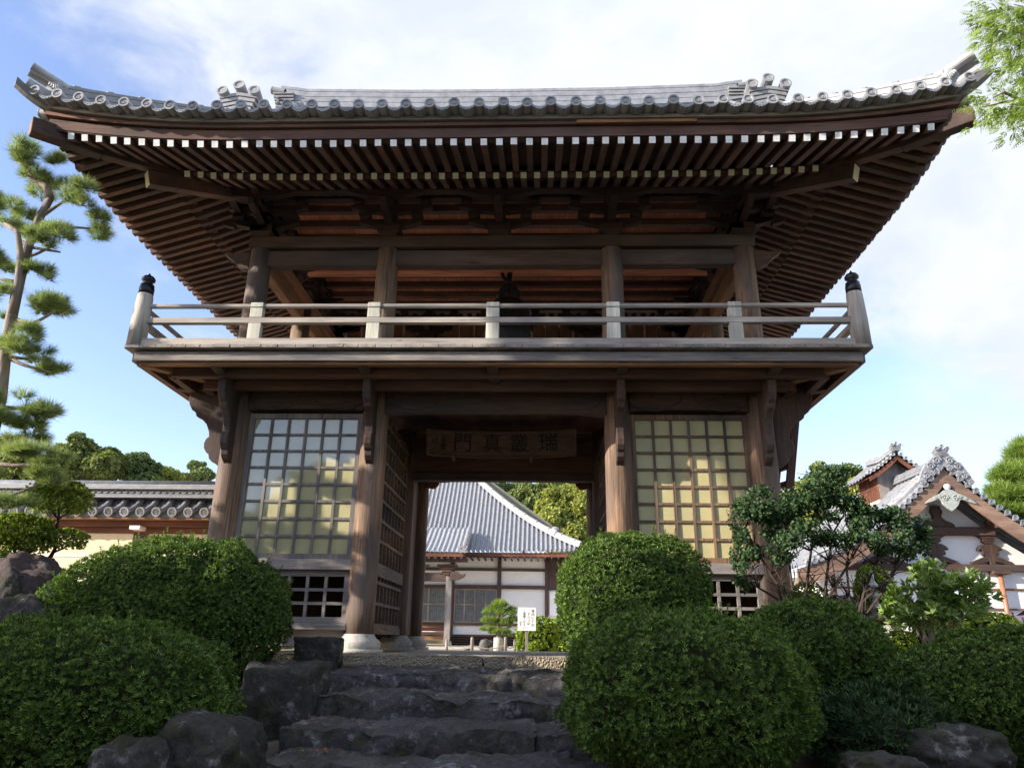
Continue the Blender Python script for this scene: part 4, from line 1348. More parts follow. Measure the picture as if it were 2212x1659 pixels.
# ---- pine at the left
def needles(P, Nn, k, L, w, spread):
    n = len(P); P2 = np.repeat(P, k, 0); N2 = np.repeat(Nn, k, 0)
    D = unit(N2 + rdir(n * k) * spread); S = perp(D); Ls = L * RNG.uniform(0.75, 1.15, n * k)
    off = N2 * RNG.uniform(-0.5, 0.25, (n * k, 1)) * L * 0.7
    V = np.stack([P2 + off - S * w, P2 + off + S * w, P2 + off + D * Ls[:, None] + S * w * 0.25, P2 + off + D * Ls[:, None] - S * w * 0.25], 1).reshape(-1, 3)
    T = np.clip(np.repeat(RNG.beta(2, 2.5, n), k) + RNG.normal(0, 0.12, n * k), 0, 1)
    return V, np.arange(4 * n * k).reshape(-1, 4), T


def split(blobs, m, f, seed, flat=1.0):
    rr = random.Random(seed); out = []
    for b in blobs:
        for i in range(m):
            a = rr.uniform(0, 2 * PI); t = rr.uniform(0.25, 0.85); z = rr.uniform(-0.6, 0.8); k = f * rr.uniform(0.7, 1.3)
            out.append((b[0] + b[3] * t * math.cos(a), b[1] + b[4] * t * math.sin(a), b[2] + b[5] * z * 0.75, b[3] * k, b[4] * k, max(b[5] * k * flat, b[3] * k * 0.45)))
    return out


def pine_pads(pads, dens=260, L=0.10, k=36, w=0.0021, spread=0.75):
    parts = []
    for b in pads:
        area = b[3] * b[5] * 4 + b[3] * b[4] * 2
        m = max(8, int(dens * area * 1.5))
        D = rdir(m); D[:, 2] = np.abs(D[:, 2]) * 0.95 - 0.3; D = unit(D)
        P = np.array(b[:3]) + D * np.array(b[3:6]) * RNG.uniform(0.45, 0.9, (m, 1)) * lump(D, int(abs(b[2] * 100)) % 89, 3.5)[:, None]
        parts.append(needles(P, unit(D * np.array([1, 1, 0.5]) + np.array([0, 0, 0.75]) + rdir(m) * 0.3), k, L, w, spread))
    return join(parts)


PY = -1.5
pads_px = [(40, 337, 36, 34), (119, 352, 16, 20), (98, 396, 64, 30), (161, 421, 38, 27), (38, 477, 46, 34), (195, 489, 48, 22), (115, 519, 47, 28), (89, 597, 34, 18), (-2, 587, 32, 22),
           (0, 629, 30, 22), (127, 663, 52, 32), (60, 718, 28, 14), (72, 765, 62, 28), (115, 801, 32, 16), (78, 880, 50, 24), (45, 922, 60, 26), (30, 960, 55, 22), (78, 992, 62, 20), (95, 1034, 44, 20), (-40, 700, 40, 30), (-50, 540, 46, 30), (-60, 420, 50, 34), (-60, 860, 50, 30), (18, 1085, 52, 16), (-50, 1010, 60, 26)]
pads = [px_blob(x, y, rx * 0.92, ry * 0.9, PY, dy=((i * 37) % 11 - 5) * 0.06) for i, (x, y, rx, ry) in enumerate(pads_px)]
V, F, T = pine_pads(split(pads, 6, 0.42, 4, 1.1), 170, 0.125, 34, 0.0021, 0.85)
tk = MB()
P, R = px_path([(-60, 1240), (-48, 1100), (-22, 950), (0, 860), (10, 770), (24, 690), (44, 600), (62, 530), (86, 470), (108, 430)], PY, 0.095, 0.05); tk.tube(P, R, 10)
P, R = px_path([(108, 430), (100, 402), (70, 385), (52, 362), (42, 345)], PY, 0.06, 0.03); tk.tube(P, R, 8)
P, R = px_path([(28, 680), (40, 610), (44, 550), (38, 500), (10, 483)], PY - 0.15, 0.055, 0.03); tk.tube(P, R, 8)
for br in ([(44, 560), (80, 548), (120, 530)], [(40, 520), (70, 535), (130, 545)], [(30, 690), (70, 700), (100, 684), (120, 672)], [(30, 610), (-10, 600)], [(12, 770), (50, 788), (110, 806)], [(12, 770), (60, 776)], [(-5, 880), (40, 882), (90, 884)],
           [(-20, 950), (20, 945), (60, 940)], [(-30, 1000), (30, 1006), (80, 1002), (84, 1030)], [(86, 470), (130, 440), (160, 425)], [(86, 480), (140, 490), (195, 494)], [(-30, 1060), (20, 1072), (90, 1044)]):
    P, R = px_path(br, PY, 0.035, 0.012); tk.tube(P, R, 6)
finish_tree('pine_tree', 'tall trained pine with layered needle pads at the left photo edge', 'pine tree', V, F, T, 'pine_needle', tk, 'bark_pale', (at(-60, 1240, PY)[0], PY, -0.2))


# ---- topiary trees by the reddish boulder
def topiary(label, pads_px, paths, Y, seed, base_px):
    bl = [px_blob(*p, Y) for p in pads_px]
    parts = []
    for b in bl:
        abc = np.array(b[3:6]); area = 4 * PI * ((abc[0] * abc[1]) ** 1.6 / 3 + (abc[0] * abc[2]) ** 1.6 / 3 + (abc[1] * abc[2]) ** 1.6 / 3) ** (1 / 1.6)
        n = int(area * 3.2 / (5 * 0.034 * 0.013)); D = rdir(n); D = D[D[:, 2] > -0.55]; n = len(D)
        R = superell(D, abc, 2.2) * lump(D, seed + int(b[2] * 50), 1.6)
        P = np.array(b[:3]) + D * (R * (1 - RNG.beta(1.2, 2.0, n) * 0.5))[:, None]
        parts.append(whorls(P, unit(D / abc + rdir(n) * 0.6 / abc.mean()), 5, 0.034, 0.013, 0.9))
    V, F, T = join(parts)
    tk = MB()
    for pp, r0, r1 in paths:
        P, R = px_path(pp, Y, r0, r1); tk.tube(P, R, 7)
    base = at(*base_px, Y)
    finish_tree('topiary_tree', label, 'topiary tree', V, F, T, 'niwaki_leaf', tk, 'bark_dark', tuple(base), 'topiary trees')


topiary('cloud pruned tree with a ball crown and side pad before the tiled wall', [(128, 1078, 58, 32), (122, 1054, 36, 14), (147, 1165, 35, 17), (105, 1150, 14, 10)],
        [([(30, 1425), (48, 1310), (90, 1222), (110, 1202), (121, 1180), (122, 1140), (126, 1118), (127, 1090)], 0.035, 0.018), ([(126, 1120), (112, 1104), (100, 1088)], 0.018, 0.008), ([(126, 1120), (146, 1108), (160, 1090)], 0.018, 0.008), ([(118, 1192), (138, 1184), (160, 1172)], 0.015, 0.008), ([(124, 1126), (126, 1060)], 0.012, 0.006)], -0.8, 3, (30, 1425))
topiary('low cloud pruned tree with three dense pads above the reddish boulder', [(40, 1145, 60, 28), (70, 1170, 34, 20), (15, 1184, 42, 24), (45, 1222, 44, 20), (85, 1225, 22, 14), (15, 1225, 30, 20)],
        [([(5, 1425), (15, 1300), (35, 1225), (48, 1190), (45, 1150)], 0.03, 0.01), ([(40, 1215), (75, 1185), (90, 1170)], 0.015, 0.007), ([(36, 1225), (10, 1200)], 0.015, 0.007)], -0.95, 5, (5, 1425))

# ---- bare stemmed shrub at the right corner of the gate
SY = -1.35
sb = [(1772, 1052, 66, 44), (1790, 1015, 30, 18), (1690, 1085, 74, 36), (1635, 1105, 46, 42), (1598, 1150, 22, 40), (1650, 1150, 62, 40), (1745, 1110, 76, 45), (1700, 1160, 50, 30), (1830, 1090, 40, 30), (1835, 1130, 52, 30), (1905, 1128, 62, 30), (1960, 1145, 26, 40), (1600, 1210, 26, 40), (1612, 1262, 18, 22),
      (1850, 1175, 40, 26), (1925, 1180, 44, 34), (1680, 1205, 34, 22), (1780, 1165, 40, 28), (1972, 1195, 18, 30), (1630, 1195, 24, 22)]
blobs = [px_blob(x, y, rx, ry, SY, dy=((i * 29) % 7 - 3) * 0.09, depth=0.33) for i, (x, y, rx, ry) in enumerate(sb)]
V, F, T = blob_leaves(split(blobs, 5, 0.45, 8), 6200, 0.040, 0.016, 0.4, 0.95, 5, 3, 1.3)
tk = MB()
rs = random.Random(5)
stems = [[(1722, 1445), (1720, 1345), (1700, 1290), (1665, 1240), (1630, 1180), (1610, 1140)], [(1722, 1445), (1720, 1345), (1712, 1280), (1705, 1210), (1690, 1140)], [(1724, 1445), (1725, 1345), (1742, 1270), (1752, 1190), (1765, 1110), (1772, 1050)], [(1722, 1445), (1722, 1340), (1690, 1300), (1640, 1270), (1612, 1245)],
         [(1776, 1445), (1775, 1340), (1782, 1280), (1790, 1210), (1800, 1150), (1830, 1100)], [(1848, 1445), (1850, 1345), (1866, 1280), (1890, 1220), (1905, 1160)], [(1848, 1445), (1850, 1345), (1835, 1290), (1828, 1220), (1840, 1150)], [(1862, 1445), (1870, 1330), (1905, 1280), (1935, 1220), (1955, 1160)], [(1858, 1445), (1862, 1300), (1920, 1250), (1960, 1200)], [(1776, 1445), (1778, 1320), (1800, 1270), (1835, 1215), (1860, 1170)]]
for s in stems:
    P, R = px_path(s, SY, 0.024, 0.008); tk.tube(P, R, 6)
    for i in range(1, len(s)):
        for q in range(4):
            a = Vector(at(s[i][0], s[i][1], SY)); d = Vector((rs.uniform(-1, 1), rs.uniform(-0.7, 0.7), rs.uniform(0.1, 1.1))).normalized()
            m = a + d * rs.uniform(0.1, 0.22) + Vector((0, 0, 0.03)); e_ = m + Vector((rs.uniform(-1, 1), rs.uniform(-0.7, 0.7), rs.uniform(0, 1))).normalized() * 0.16
            tk.tube([a, m, e_], [0.010, 0.006, 0.003], 5)
            e2 = m + Vector((rs.uniform(-1, 1), rs.uniform(-0.7, 0.7), rs.uniform(-0.1, 1))).normalized() * 0.14
            tk.tube([m, e2], [0.006, 0.003], 5)
finish_tree('garden_shrub', 'leggy dark leaved shrub with bare crooked stems before the right gate corner', 'shrub', V, F, T, 'dark_leaf', tk, 'bark_dark', tuple(at(1760, 1445, SY)))

# ---- broad leaved plant further right
RY = -0.15
bl = [px_blob(x, y, rx, ry, RY, depth=0.32) for x, y, rx, ry in ((1985, 1295, 56, 44), (2035, 1275, 50, 36), (2060, 1300, 56, 36), (1955, 1320, 40, 30), (2095, 1262, 26, 26), (2010, 1325, 50, 24), (2000, 1230, 22, 22), (2120, 1285, 20, 16), (2075, 1325, 40, 20))]
V, F, T = blob_leaves(bl, 430, 0.12, 0.022, 0.8, 0.95, 9, 6, 1.2)
tk = MB()
for i in range(16):
    x = rs.uniform(1950, 2110); y = rs.uniform(1240, 1320)
    P, R = px_path([(2010 + rs.uniform(-12, 12), 1416), ((2010 + x) / 2 + rs.uniform(-10, 10), 1345), (x, y)], RY, 0.016, 0.006); tk.tube(P, R, 6)
finish_tree('broadleaf_shrub', 'big leaved green shrub with pointed leaves in whorls at the right', 'shrub', V, F, T, 'shrub_leaf', tk, 'bark_pale', tuple(at(2010, 1416, RY)))


# ---- trees beyond
def far_tree(name, label, blobs_px, Y, n, L, mat, seed, bark='bark', trunk_px=None, group='trees beyond the gate and wall', depth=None, gz=-0.1):
    bl = [px_blob(x, y, rx, ry, Y, dy=((i * 41 + seed) % 9 - 4) * 0.12, depth=depth) for i, (x, y, rx, ry) in enumerate(blobs_px)]
    V, F, T = blob_leaves(split(bl, 6, 0.42, seed) + [(q[0], q[1], q[2] - q[5] * 0.15, q[3] * 0.85, q[4] * 0.85, q[5] * 0.75) for q in bl], int(n * 1.9), L * 0.8, L * 0.27, 0.4, 0.85, seed, 4, 1.3)
    cx = np.mean([b[0] for b in bl]); tk = MB(); cz = np.mean([b[2] for b in bl])
    z0 = ground_z(cx, Y); tk.tube([(cx, Y, z0), (cx + 0.1, Y, z0 + (cz - z0) * 0.5), (cx, Y, cz)], [0.28, 0.2, 0.1], 8)
    for b in bl: tk.tube([(cx, Y, z0 + (cz - z0) * 0.6), ((cx + b[0]) / 2, (Y + b[1]) / 2, (cz * 0.5 + b[2] * 0.5) - 0.1), b[:3]], [0.1, 0.06, 0.03], 5)
    return finish_tree(name, label, 'tree', V, F, T, mat, tk, bark, (cx, Y, z0), group)


far_tree('broadleaf_tree', 'olive green rounded tree above the tiled wall beside the pine', [(150, 985, 34, 32), (185, 978, 40, 34), (215, 1000, 36, 30), (150, 1020, 60, 25), (120, 1000, 30, 26)], 20, 5200, 0.17, 'tree_leaf', 1)
far_tree('broadleaf_tree', 'pale green tree above the tiled wall, second from the pine', [(240, 990, 24, 26), (258, 1012, 30, 22), (232, 1020, 30, 18)], 21, 2600, 0.17, 'tree_leaf', 2)
far_tree('broadleaf_tree', 'dense mid green tree peeking over the middle of the tiled wall', [(300, 1000, 30, 22), (315, 1018, 40, 22), (288, 1022, 26, 16), (300, 1050, 40, 30)], 22, 3600, 0.17, 'tree_dark', 3)
far_tree('broadleaf_tree', 'small yellowish tree top just above the tiled wall', [(345, 1026, 26, 16), (352, 1040, 30, 20), (385, 1030, 16, 14), (390, 1045, 24, 18)], 23, 2200, 0.16, 'tree_yellow', 4)
far_tree('broadleaf_tree', 'dark pointed tree top nearest the gate above the tiled wall', [(428, 1012, 16, 14), (432, 1026, 26, 14), (430, 1050, 34, 22)], 23, 2200, 0.16, 'tree_dark', 5)
far_tree('broadleaf_tree', 'dull yellow green bush tree behind the lower pine pads at the photo edge', [(20, 1000, 60, 30), (80, 1005, 46, 24), (40, 1060, 70, 40), (110, 1012, 24, 20)], 9, 4200, 0.10, 'tree_leaf', 6, gz=0)
far_tree('broadleaf_tree', 'bright yellow green tree filling the right of the gateway view', [(1215, 1075, 42, 34), (1195, 1110, 44, 36), (1240, 1100, 46, 44), (1220, 1150, 60, 44), (1265, 1080, 34, 36), (1270, 1140, 46, 60), (1180, 1160, 34, 30), (1230, 1200, 60, 40)], 50, 12000, 0.30, 'tree_yellow', 7)
far_tree('broadleaf_tree', 'mid green tree behind the hall roof ridge in the gateway view', [(1120, 1075, 34, 26), (1145, 1085, 36, 30), (1100, 1095, 34, 30), (1150, 1120, 46, 40), (1165, 1065, 26, 22), (1130, 1150, 60, 40)], 56, 9000, 0.30, 'tree_leaf', 8)
far_tree('broadleaf_tree', 'darker tree top at the left end of the forest in the gateway view', [(1060, 1055, 36, 22), (1080, 1070, 40, 30), (1040, 1045, 30, 22), (1075, 1110, 60, 40)], 58, 6000, 0.30, 'tree_dark', 9)
far_tree('broadleaf_tree', 'grey green tall tree at the back of the forest in the gateway view', [(1105, 1060, 26, 18), (1190, 1058, 30, 20), (1150, 1066, 40, 22), (1225, 1052, 30, 22), (1265, 1050, 30, 24), (1180, 1090, 80, 40)], 66, 8000, 0.32, 'tree_leaf', 10)
far_tree('broadleaf_tree', 'olive tree left of the vent roof, behind the leggy shrub', [(1795, 1020, 36, 22), (1820, 1035, 34, 28), (1770, 1045, 40, 30), (1810, 1070, 46, 36)], 26, 4200, 0.19, 'tree_leaf', 11)
far_tree('broadleaf_tree', 'lime yellow tree between the ladder and the leggy shrub', [(1735, 1060, 34, 26), (1715, 1085, 34, 26), (1760, 1075, 40, 30), (1740, 1110, 50, 30), (1835, 1065, 26, 26)], 24, 4200, 0.18, 'tree_yellow', 12)


# ---- feathery tree at the right photo edge and cypress hanging in at the top right
def sprays(blobs, n, L, seed, droop=-0.35):
    """flat fern-like sprays"""
    parts = []
    for b in blobs:
        m = max(6, int(n * b[3] * b[5] / sum(q[3] * q[5] for q in blobs)))
        D = rdir(m); P = np.array(b[:3]) + D * np.array(b[3:6]) * RNG.uniform(0.2, 1.0, (m, 1)) ** 0.6
        out = unit(D * np.array([1, 1, 0.4]) + np.array([-0.35, 0, droop]) + rdir(m) * 0.45); S = perp(out)
        for t in np.linspace(0, 1, 7):
            q = P + out * (t * L); 
            for sg in (-1, 1):
                dd = unit(out * 0.8 + S * sg * 0.8 + np.array([0, 0, -0.15])); l = L * 0.45 * (1 - 0.75 * t) * RNG.uniform(0.7, 1.2, m)
                V, F = kites(q, dd, np.cross(dd, np.cross(out, S)), l, l * 0.17, 0.0)
                parts.append((V, F, np.clip(RNG.beta(2, 2, m) + 0.1 * t, 0, 1)))
    return join(parts)


CY = -4.6
bl = [px_blob(x, y, rx, ry, CY, dy=((i * 13) % 5 - 2) * 0.1, depth=0.28) for i, (x, y, rx, ry) in enumerate([(2190, 25, 70, 34), (2180, 75, 52, 34), (2205, 120, 44, 30), (2150, 55, 34, 24), (2140, 20, 34, 20), (2150, 215, 40, 20), (2185, 220, 40, 30), (2195, 265, 30, 26), (2130, 235, 14, 14), (2260, 80, 60, 90), (2270, 230, 60, 80), (2330, 150, 80, 160), (2430, 60, 110, 130), (2470, 260, 120, 130), (2560, 130, 110, 160), (2440, -80, 90, 110), (2420, 420, 90, 90), (2520, 380, 110, 100)])]
V, F, T = sprays(bl, 7000, 0.12, 3)
tk = MB(); bx = at(2420, 500, CY)
tk.tube([(bx[0] + 0.5, CY, -1.2), (bx[0] + 0.4, CY, 2.0), (bx[0] + 0.3, CY, 6.0)], [0.17, 0.13, 0.04], 10)
for br in ([(2420, 260), (2300, 230), (2200, 215), (2120, 232)], [(2420, 160), (2300, 110), (2200, 70), (2130, 40)], [(2420, 90), (2300, 40), (2190, 10)], [(2300, 230), (2230, 262), (2200, 275)], [(2215, 222), (2170, 200), (2145, 212)], [(2215, 222), (2190, 240), (2170, 262)]):
    P, R = px_path(br, CY, 0.022, 0.005); tk.tube(P, R, 6)
finish_tree('cypress_tree', 'bright green cypress with feathery sprays hanging in at the top right', 'cypress tree', V, F, T, 'cypress_leaf', tk, 'bark', (bx[0] + 0.5, CY, -1.2))
bl = [px_blob(x, y, rx, ry, 16) for x, y, rx, ry in [(2205, 985, 26, 28), (2190, 1030, 40, 30), (2185, 1075, 50, 26), (2200, 1110, 50, 30), (2160, 1060, 22, 14), (2165, 1100, 26, 18), (2240, 1040, 50, 70), (2230, 1150, 60, 60), (2215, 960, 16, 14)]]
V, F, T = pine_pads(bl, 40, 0.30, 22, 0.010, 0.9)
tk = MB(); q = at(2235, 1100, 16); tk.tube([(q[0], 16, -0.2), (q[0], 16, q[2]), (q[0], 16, q[2] + 1.6)], [0.22, 0.14, 0.04], 8)
finish_tree('conifer_tree', 'feathery bright conifer at the right photo edge behind the gabled hall', 'conifer tree', V, F, T, 'cypress_leaf', tk, 'bark', (q[0], 16, -0.2))


# ---- unseen low hedges in front, added to block light bounced off the ground
clipped_bush('bounce_block_hedge', (-3.6, -8.6, -0.85), (2.1, 0.55, 0.66), 'low hedge on the slope left of the lower steps, unseen, added to block bounced light', mat='azalea_leaf', leaf=(0.06, 0.012), cover=2.0, seed=61, e=4, lumps=0.4, sprigs=0, k=5, group='added unseen hedges')
clipped_bush('bounce_block_hedge', (4.0, -8.6, -0.85), (2.2, 0.55, 0.66), 'low hedge on the slope right of the lower steps, unseen, added to block bounced light', mat='azalea_leaf', leaf=(0.06, 0.012), cover=2.0, seed=62, e=4, lumps=0.4, sprigs=0, k=5, group='added unseen hedges')


# ---- trees outside the frame: they shade the steps; the later ones are added to cut light
def shade_tree(label, c, r, n, L, seed, mat='tree_dark'):
    rr = random.Random(seed); bl = []
    for i in range(14):
        a = rr.uniform(0, 2 * PI); t = rr.uniform(0, 1); k = rr.uniform(0.35, 0.5)
        bl.append((c[0] + r[0] * 0.65 * math.cos(a) * rr.uniform(0.3, 1), c[1] + r[1] * 0.65 * math.sin(a) * rr.uniform(0.3, 1), c[2] + r[2] * (2 * t - 1) * 0.7, r[0] * k, r[1] * k, r[2] * k * 0.8))
    V, F, T = blob_leaves(bl, n, L, L * 0.36, 0.3, 0.8, seed, 4, 1.3)
    z0 = ground_z(c[0], c[1]); tk = MB(); tk.tube([(c[0], c[1], z0), (c[0] + 0.1, c[1], c[2] * 0.6), (c[0], c[1], c[2])], [0.3, 0.22, 0.1], 8)
    for b in bl: tk.tube([(c[0], c[1], c[2] * 0.6), b[:3]], [0.09, 0.03], 5)
    finish_tree('evergreen_tree', label, 'tree', V, F, T, mat, tk, 'bark', (c[0], c[1], z0), 'trees behind the camera')


shade_tree('dense evergreen left of the steps, outside the photo', (-11.2, -9.1, 3.6), (2.3, 2.1, 3.1), 6500, 0.22, 1)
shade_tree('second dense evergreen left of the steps, outside the photo', (-11.6, -11.4, 4.8), (2.6, 2.8, 4.2), 6000, 0.22, 2)
shade_tree('low rounded evergreen left of the clipped bushes, unseen, added to shade their fronts', (-10.5, -6.0, 1.8), (1.5, 1.0, 2.2), 3000, 0.12, 4, 'tree_dark')
shade_tree('high crowned evergreen with a bare trunk left of the steps, unseen, shaped to shade the upper right lattice', (-12.4, -6.8, 11.6), (1.9, 2.4, 2.3), 4500, 0.24, 6)
shade_tree('spreading evergreen behind the camera to the left, unseen, added to darken the bushes', (-7.5, -16.0, 3.4), (4.0, 2.4, 2.6), 5500, 0.30, 21)
shade_tree('spreading evergreen behind the camera to the right, unseen, added to darken the bushes', (6.5, -15.0, 4.6), (4.2, 2.4, 4.0), 6500, 0.30, 22)
for i, (x, y, h) in enumerate(((-17, -27, 7.0), (-10, -29, 7.0), (-3, -33, 6.5), (5, -34, 7), (13, -31, 8), (20, -22, 7.5), (23, -10, 6))):
    shade_tree('tall evergreen, %s from the left behind the camera, unseen, added to cut sky light' % ('first', 'second', 'third', 'fourth', 'fifth', 'sixth', 'seventh')[i], (x, y, h * 0.55), (4.4, 3.6, h * 0.6), 4500, 0.42, 10 + i)


# ------------------------------------------------------------------ tiled wall at the left
wl = thing('tiled_wall', 'cream plaster wall with a grey tiled roof running left from the gate', 'wall', (-9, 3.75, 0))


def wq(x, y, z): return (x + 9, y - 3.75, z)


X0, X1 = -16.0, -3.95
WB = lambda a, b_, c, d, e, f, nm, mt: MB().box(*[v for v in (a + 9, b_ + 9, c - 3.75, d - 3.75, e, f)]).build(nm, mt, wl, bevel=0.004)
WB(X0, X1, 3.75, 4.15, -0.1, 2.02, 'plaster_face', 'plaster_cream')
WB(X0, X1, 3.735, 3.748, 1.57, 1.61, 'moulding', 'plaster_white')
WB(X0, X1, 3.735, 3.748, 1.16, 1.20, 'moulding', 'plaster_white')
WB(X0, X1, 3.70, 4.10, 2.022, 2.13, 'wall_beam', 'rust_wood')
WB(X0, X1, 3.55, 4.05, 2.133, 2.235, 'wall_beam', 'rust_wood')
WB(X0, X1, 3.38, 4.05, 2.238, 2.27, 'eave_board', 'tan_wood_x')
for x in (-6.95, -10.4, -13.9):
    WB(x - 0.14, x + 0.14, 3.72, 3.752, -0.1, 2.02, 'wall_post', 'beam_wood_z')
    WB(x - 0.10, x + 0.10, 3.46, 3.70, 2.06, 2.131, 'beam_bracket', 'white_paint')
# tile slope: pan surface plus rolls
prf = [(3.36, 2.335), (3.50, 2.375), (3.65, 2.45), (3.78, 2.55), (3.90, 2.70)]
b = MB()
for i in range(len(prf) - 1):
    b.add([wq(X0, *prf[i]), wq(X1, *prf[i]), wq(X1, *prf[i + 1]), wq(X0, *prf[i + 1])], [(0, 1, 2, 3)])
b.box(X0 + 9, X1 + 9, 3.37 - 3.75, 3.42 - 3.75, 2.272, 2.333)
b.add([wq(X0, 4.5, 2.33), wq(X1, 4.5, 2.33), wq(X1, 3.95, 2.72), wq(X0, 3.95, 2.72)], [(0, 1, 2, 3)])
slope = b.build('tile_slope', 'tile_dark', wl)
ro = MB(); ro.tube([(0, p[0] - 3.75, p[1] + 0.03) for p in prf], 0.062, 10)
rt_ = MB(); cyl(rt_, (0, 3.40 - 3.75, 2.385), (0, 3.30 - 3.75, 2.365), 0.088, 18)
for a in range(10):
    an = a * PI / 5; rt_.tube([(0.018 * math.cos(an), 3.308 - 3.75, 2.367 + 0.018 * math.sin(an)), (0.05 * math.cos(an), 3.308 - 3.75, 2.367 + 0.05 * math.sin(an))], 0.006, 4)
r1 = d1_ = None; x = X1 - 0.12
while x > X0:
    if r1 is None: o_, o2 = r1, d1_ = ro.build('roll_tile', 'tile', wl, smooth=True), rt_.build('round_end_tile', 'tile_pale', wl)
    else:
        o_ = r1.copy(); C.objects.link(o_); o_.parent = wl; o2 = d1_.copy(); C.objects.link(o2); o2.parent = wl
    o_.location = (x + 9, 0, 0); o2.location = (x + 9, 0, 0); x -= 0.305
# ridge stack
WB(X0, X1, 3.68, 4.2, 2.70, 2.735, 'ridge_course', 'tile_pale'); WB(X0, X1, 3.70, 4.18, 2.738, 2.77, 'ridge_course', 'tile')
WB(X0, X1, 3.76, 4.12, 2.772, 2.865, 'ridge_band', 'tile_dark')
for j in range(3): WB(X0, X1, 3.69 + 0.01 * j, 4.19 - 0.01 * j, 2.868 + j * 0.034, 2.899 + j * 0.034, 'ridge_course', 'tile_pale')
b = MB(); b.tube([wq(X0, 3.94, 2.99), wq(X1, 3.94, 2.99)], 0.09, 10)
sc_ = MB(); x = X0
while x < X1:
    sc_.tube([(x + 9 + 0.06 * math.cos(a), 3.752 - 3.75, 2.855 - 0.05 * math.sin(a)) for a in np.linspace(0, PI, 7)], 0.012, 5)
    sc_.tube([(x + 9 + 0.03 * math.cos(a), 3.752 - 3.75, 2.855 - 0.025 * math.sin(a)) for a in np.linspace(0, PI, 6)], 0.009, 5); x += 0.13
b.build('ridge_cap', 'tile', wl, smooth=True); sc_.build('scallop_ornament', 'tile_pale', wl)

# ------------------------------------------------------------------ main hall seen through the gate
HYW = 28.0
hall = thing('main_hall', 'white walled temple hall with a big grey tiled roof seen through the gateway', 'temple hall', (-3, HYW, 0))


def hb(px0, px1, py0, py1, Y, d, nm, mt, parent=None, bev=0.0):
    a = at(px0, py1, Y); c = at(px1, py0, Y)
    cx, cz = at((px0 + px1) / 2, (py0 + py1) / 2, Y)[[0, 2]]
    x0 = at(px0, (py0 + py1) / 2, Y)[0]; x1 = at(px1, (py0 + py1) / 2, Y)[0]; z0 = at((px0 + px1) / 2, py1, Y)[2]; z1 = at((px0 + px1) / 2, py0, Y)[2]
    return MB().box(x0 + 3, x1 + 3, Y - HYW, Y + d - HYW, z0, z1).build(nm, mt, parent or hall, bevel=bev)


hb(600, 1212, 1194, 1372, HYW, 0.3, 'wall', 'plaster_white')
for x0, x1 in ((971, 980), (1073.5, 1082), (1177, 1185)): hb(x0, x1, 1195, 1385, HYW - 0.14, 0.12, 'wall_post', 'beam_wood_z')
for y0, y1, d in ((1225.5, 1231.5, 0.10), (1262, 1270, 0.17), (1344, 1349.5, 0.16), (1369, 1375, 0.2)): hb(700, 1185, y0, y1, HYW - d, 0.09, 'wall_beam', 'beam_wood_x')
hb(1185, 1330, 1195, 1275, HYW - 0.12, 0.1, 'dark_boards', 'beam_wood_z')  # dark board panel right of the last wall post
hb(1187, 1206, 1278, 1330, HYW - 0.08, 0.05, 'side_panel', 'plaster_white')


def hwin(px0, px1, py0, py1, Y, ms, hs, pw, nm='window'):
    f = hb(px0, px1, py0, py1, Y + 0.04, 0.03, nm, 'window_glass')
    q = MB()
    def bar(a, b_, c, d, dep=0.05):
        z0 = at((px0 + px1) / 2, d, Y)[2]; z1 = at((px0 + px1) / 2, c, Y)[2]; m = (c + d) / 2
        q.box(at(a, m, Y)[0] + 3, at(b_, m, Y)[0] + 3, Y - HYW - dep + 0.04, Y - HYW + 0.035, z0, z1)
    for x in [px0] + ms + [px1]: bar(x - pw / 2, x + pw / 2, py0, py1)
    for y in [py0] + hs + [py1]: bar(px0, px1, y - pw / 2, y + pw / 2, 0.055)
    q.build('window_frame', 'grey_wood_z', f)
    g = MB()
    n = 26; x0, x1 = at(px0, py0, Y)[0] + 3, at(px1, py0, Y)[0] + 3; z0, z1 = at(px0, py1, Y)[2], at(px0, py0, Y)[2]
    for i in range(n): g.box(x0 + (x1 - x0) * i / n, x0 + (x1 - x0) * i / n + 0.012, Y - HYW + 0.0335, Y - HYW + 0.0395, z0, z1)
    g.build('muntin_grid', 'lattice_dark', f)


hwin(982, 1072, 1273, 1343, HYW - 0.12, [1003, 1025, 1049], [1305.7], 2.6)
hwin(850, 968, 1268, 1341, HYW - 0.12, [880, 901, 925], [1304], 2.6, 'sliding_door')
hb(850, 968, 1341, 1356, HYW - 0.12, 0.08, 'door_panel', 'tan_wood_x')
for i in range(4): hb(850, 962, 1355 + i * 9, 1362 + i * 9, HYW - 1.0 - i * 0.35, 0.4, 'porch_step', 'rust_wood' if i == 0 else 'tan_wood_x')
hb(961, 973, 1232, 1393, 25.3, 0.35, 'porch_post', 'grey_wood_z')
hb(780, 972, 1236, 1254, 25.4, 0.25, 'porch_beam', 'beam_wood_x')
hb(790, 1010, 1205, 1212, 25.2, 0.3, 'porch_beam', 'beam_wood_x')
for xx in (905, 966):
    q = at(xx, 1228, 25.3); b = MB()
    for i, w in enumerate((0.28, 0.5, 0.72, 0.95)): b.box(q[0] + 3 - w / 2, q[0] + 3 + w / 2, 25.2 - HYW, 25.5 - HYW, q[2] - 0.3 + i * 0.13, q[2] - 0.3 + i * 0.13 + 0.11)
    b.build('porch_bracket', 'beam_wood_x', hall, bevel=0.02)
q = at(975, 1243, 25.3)
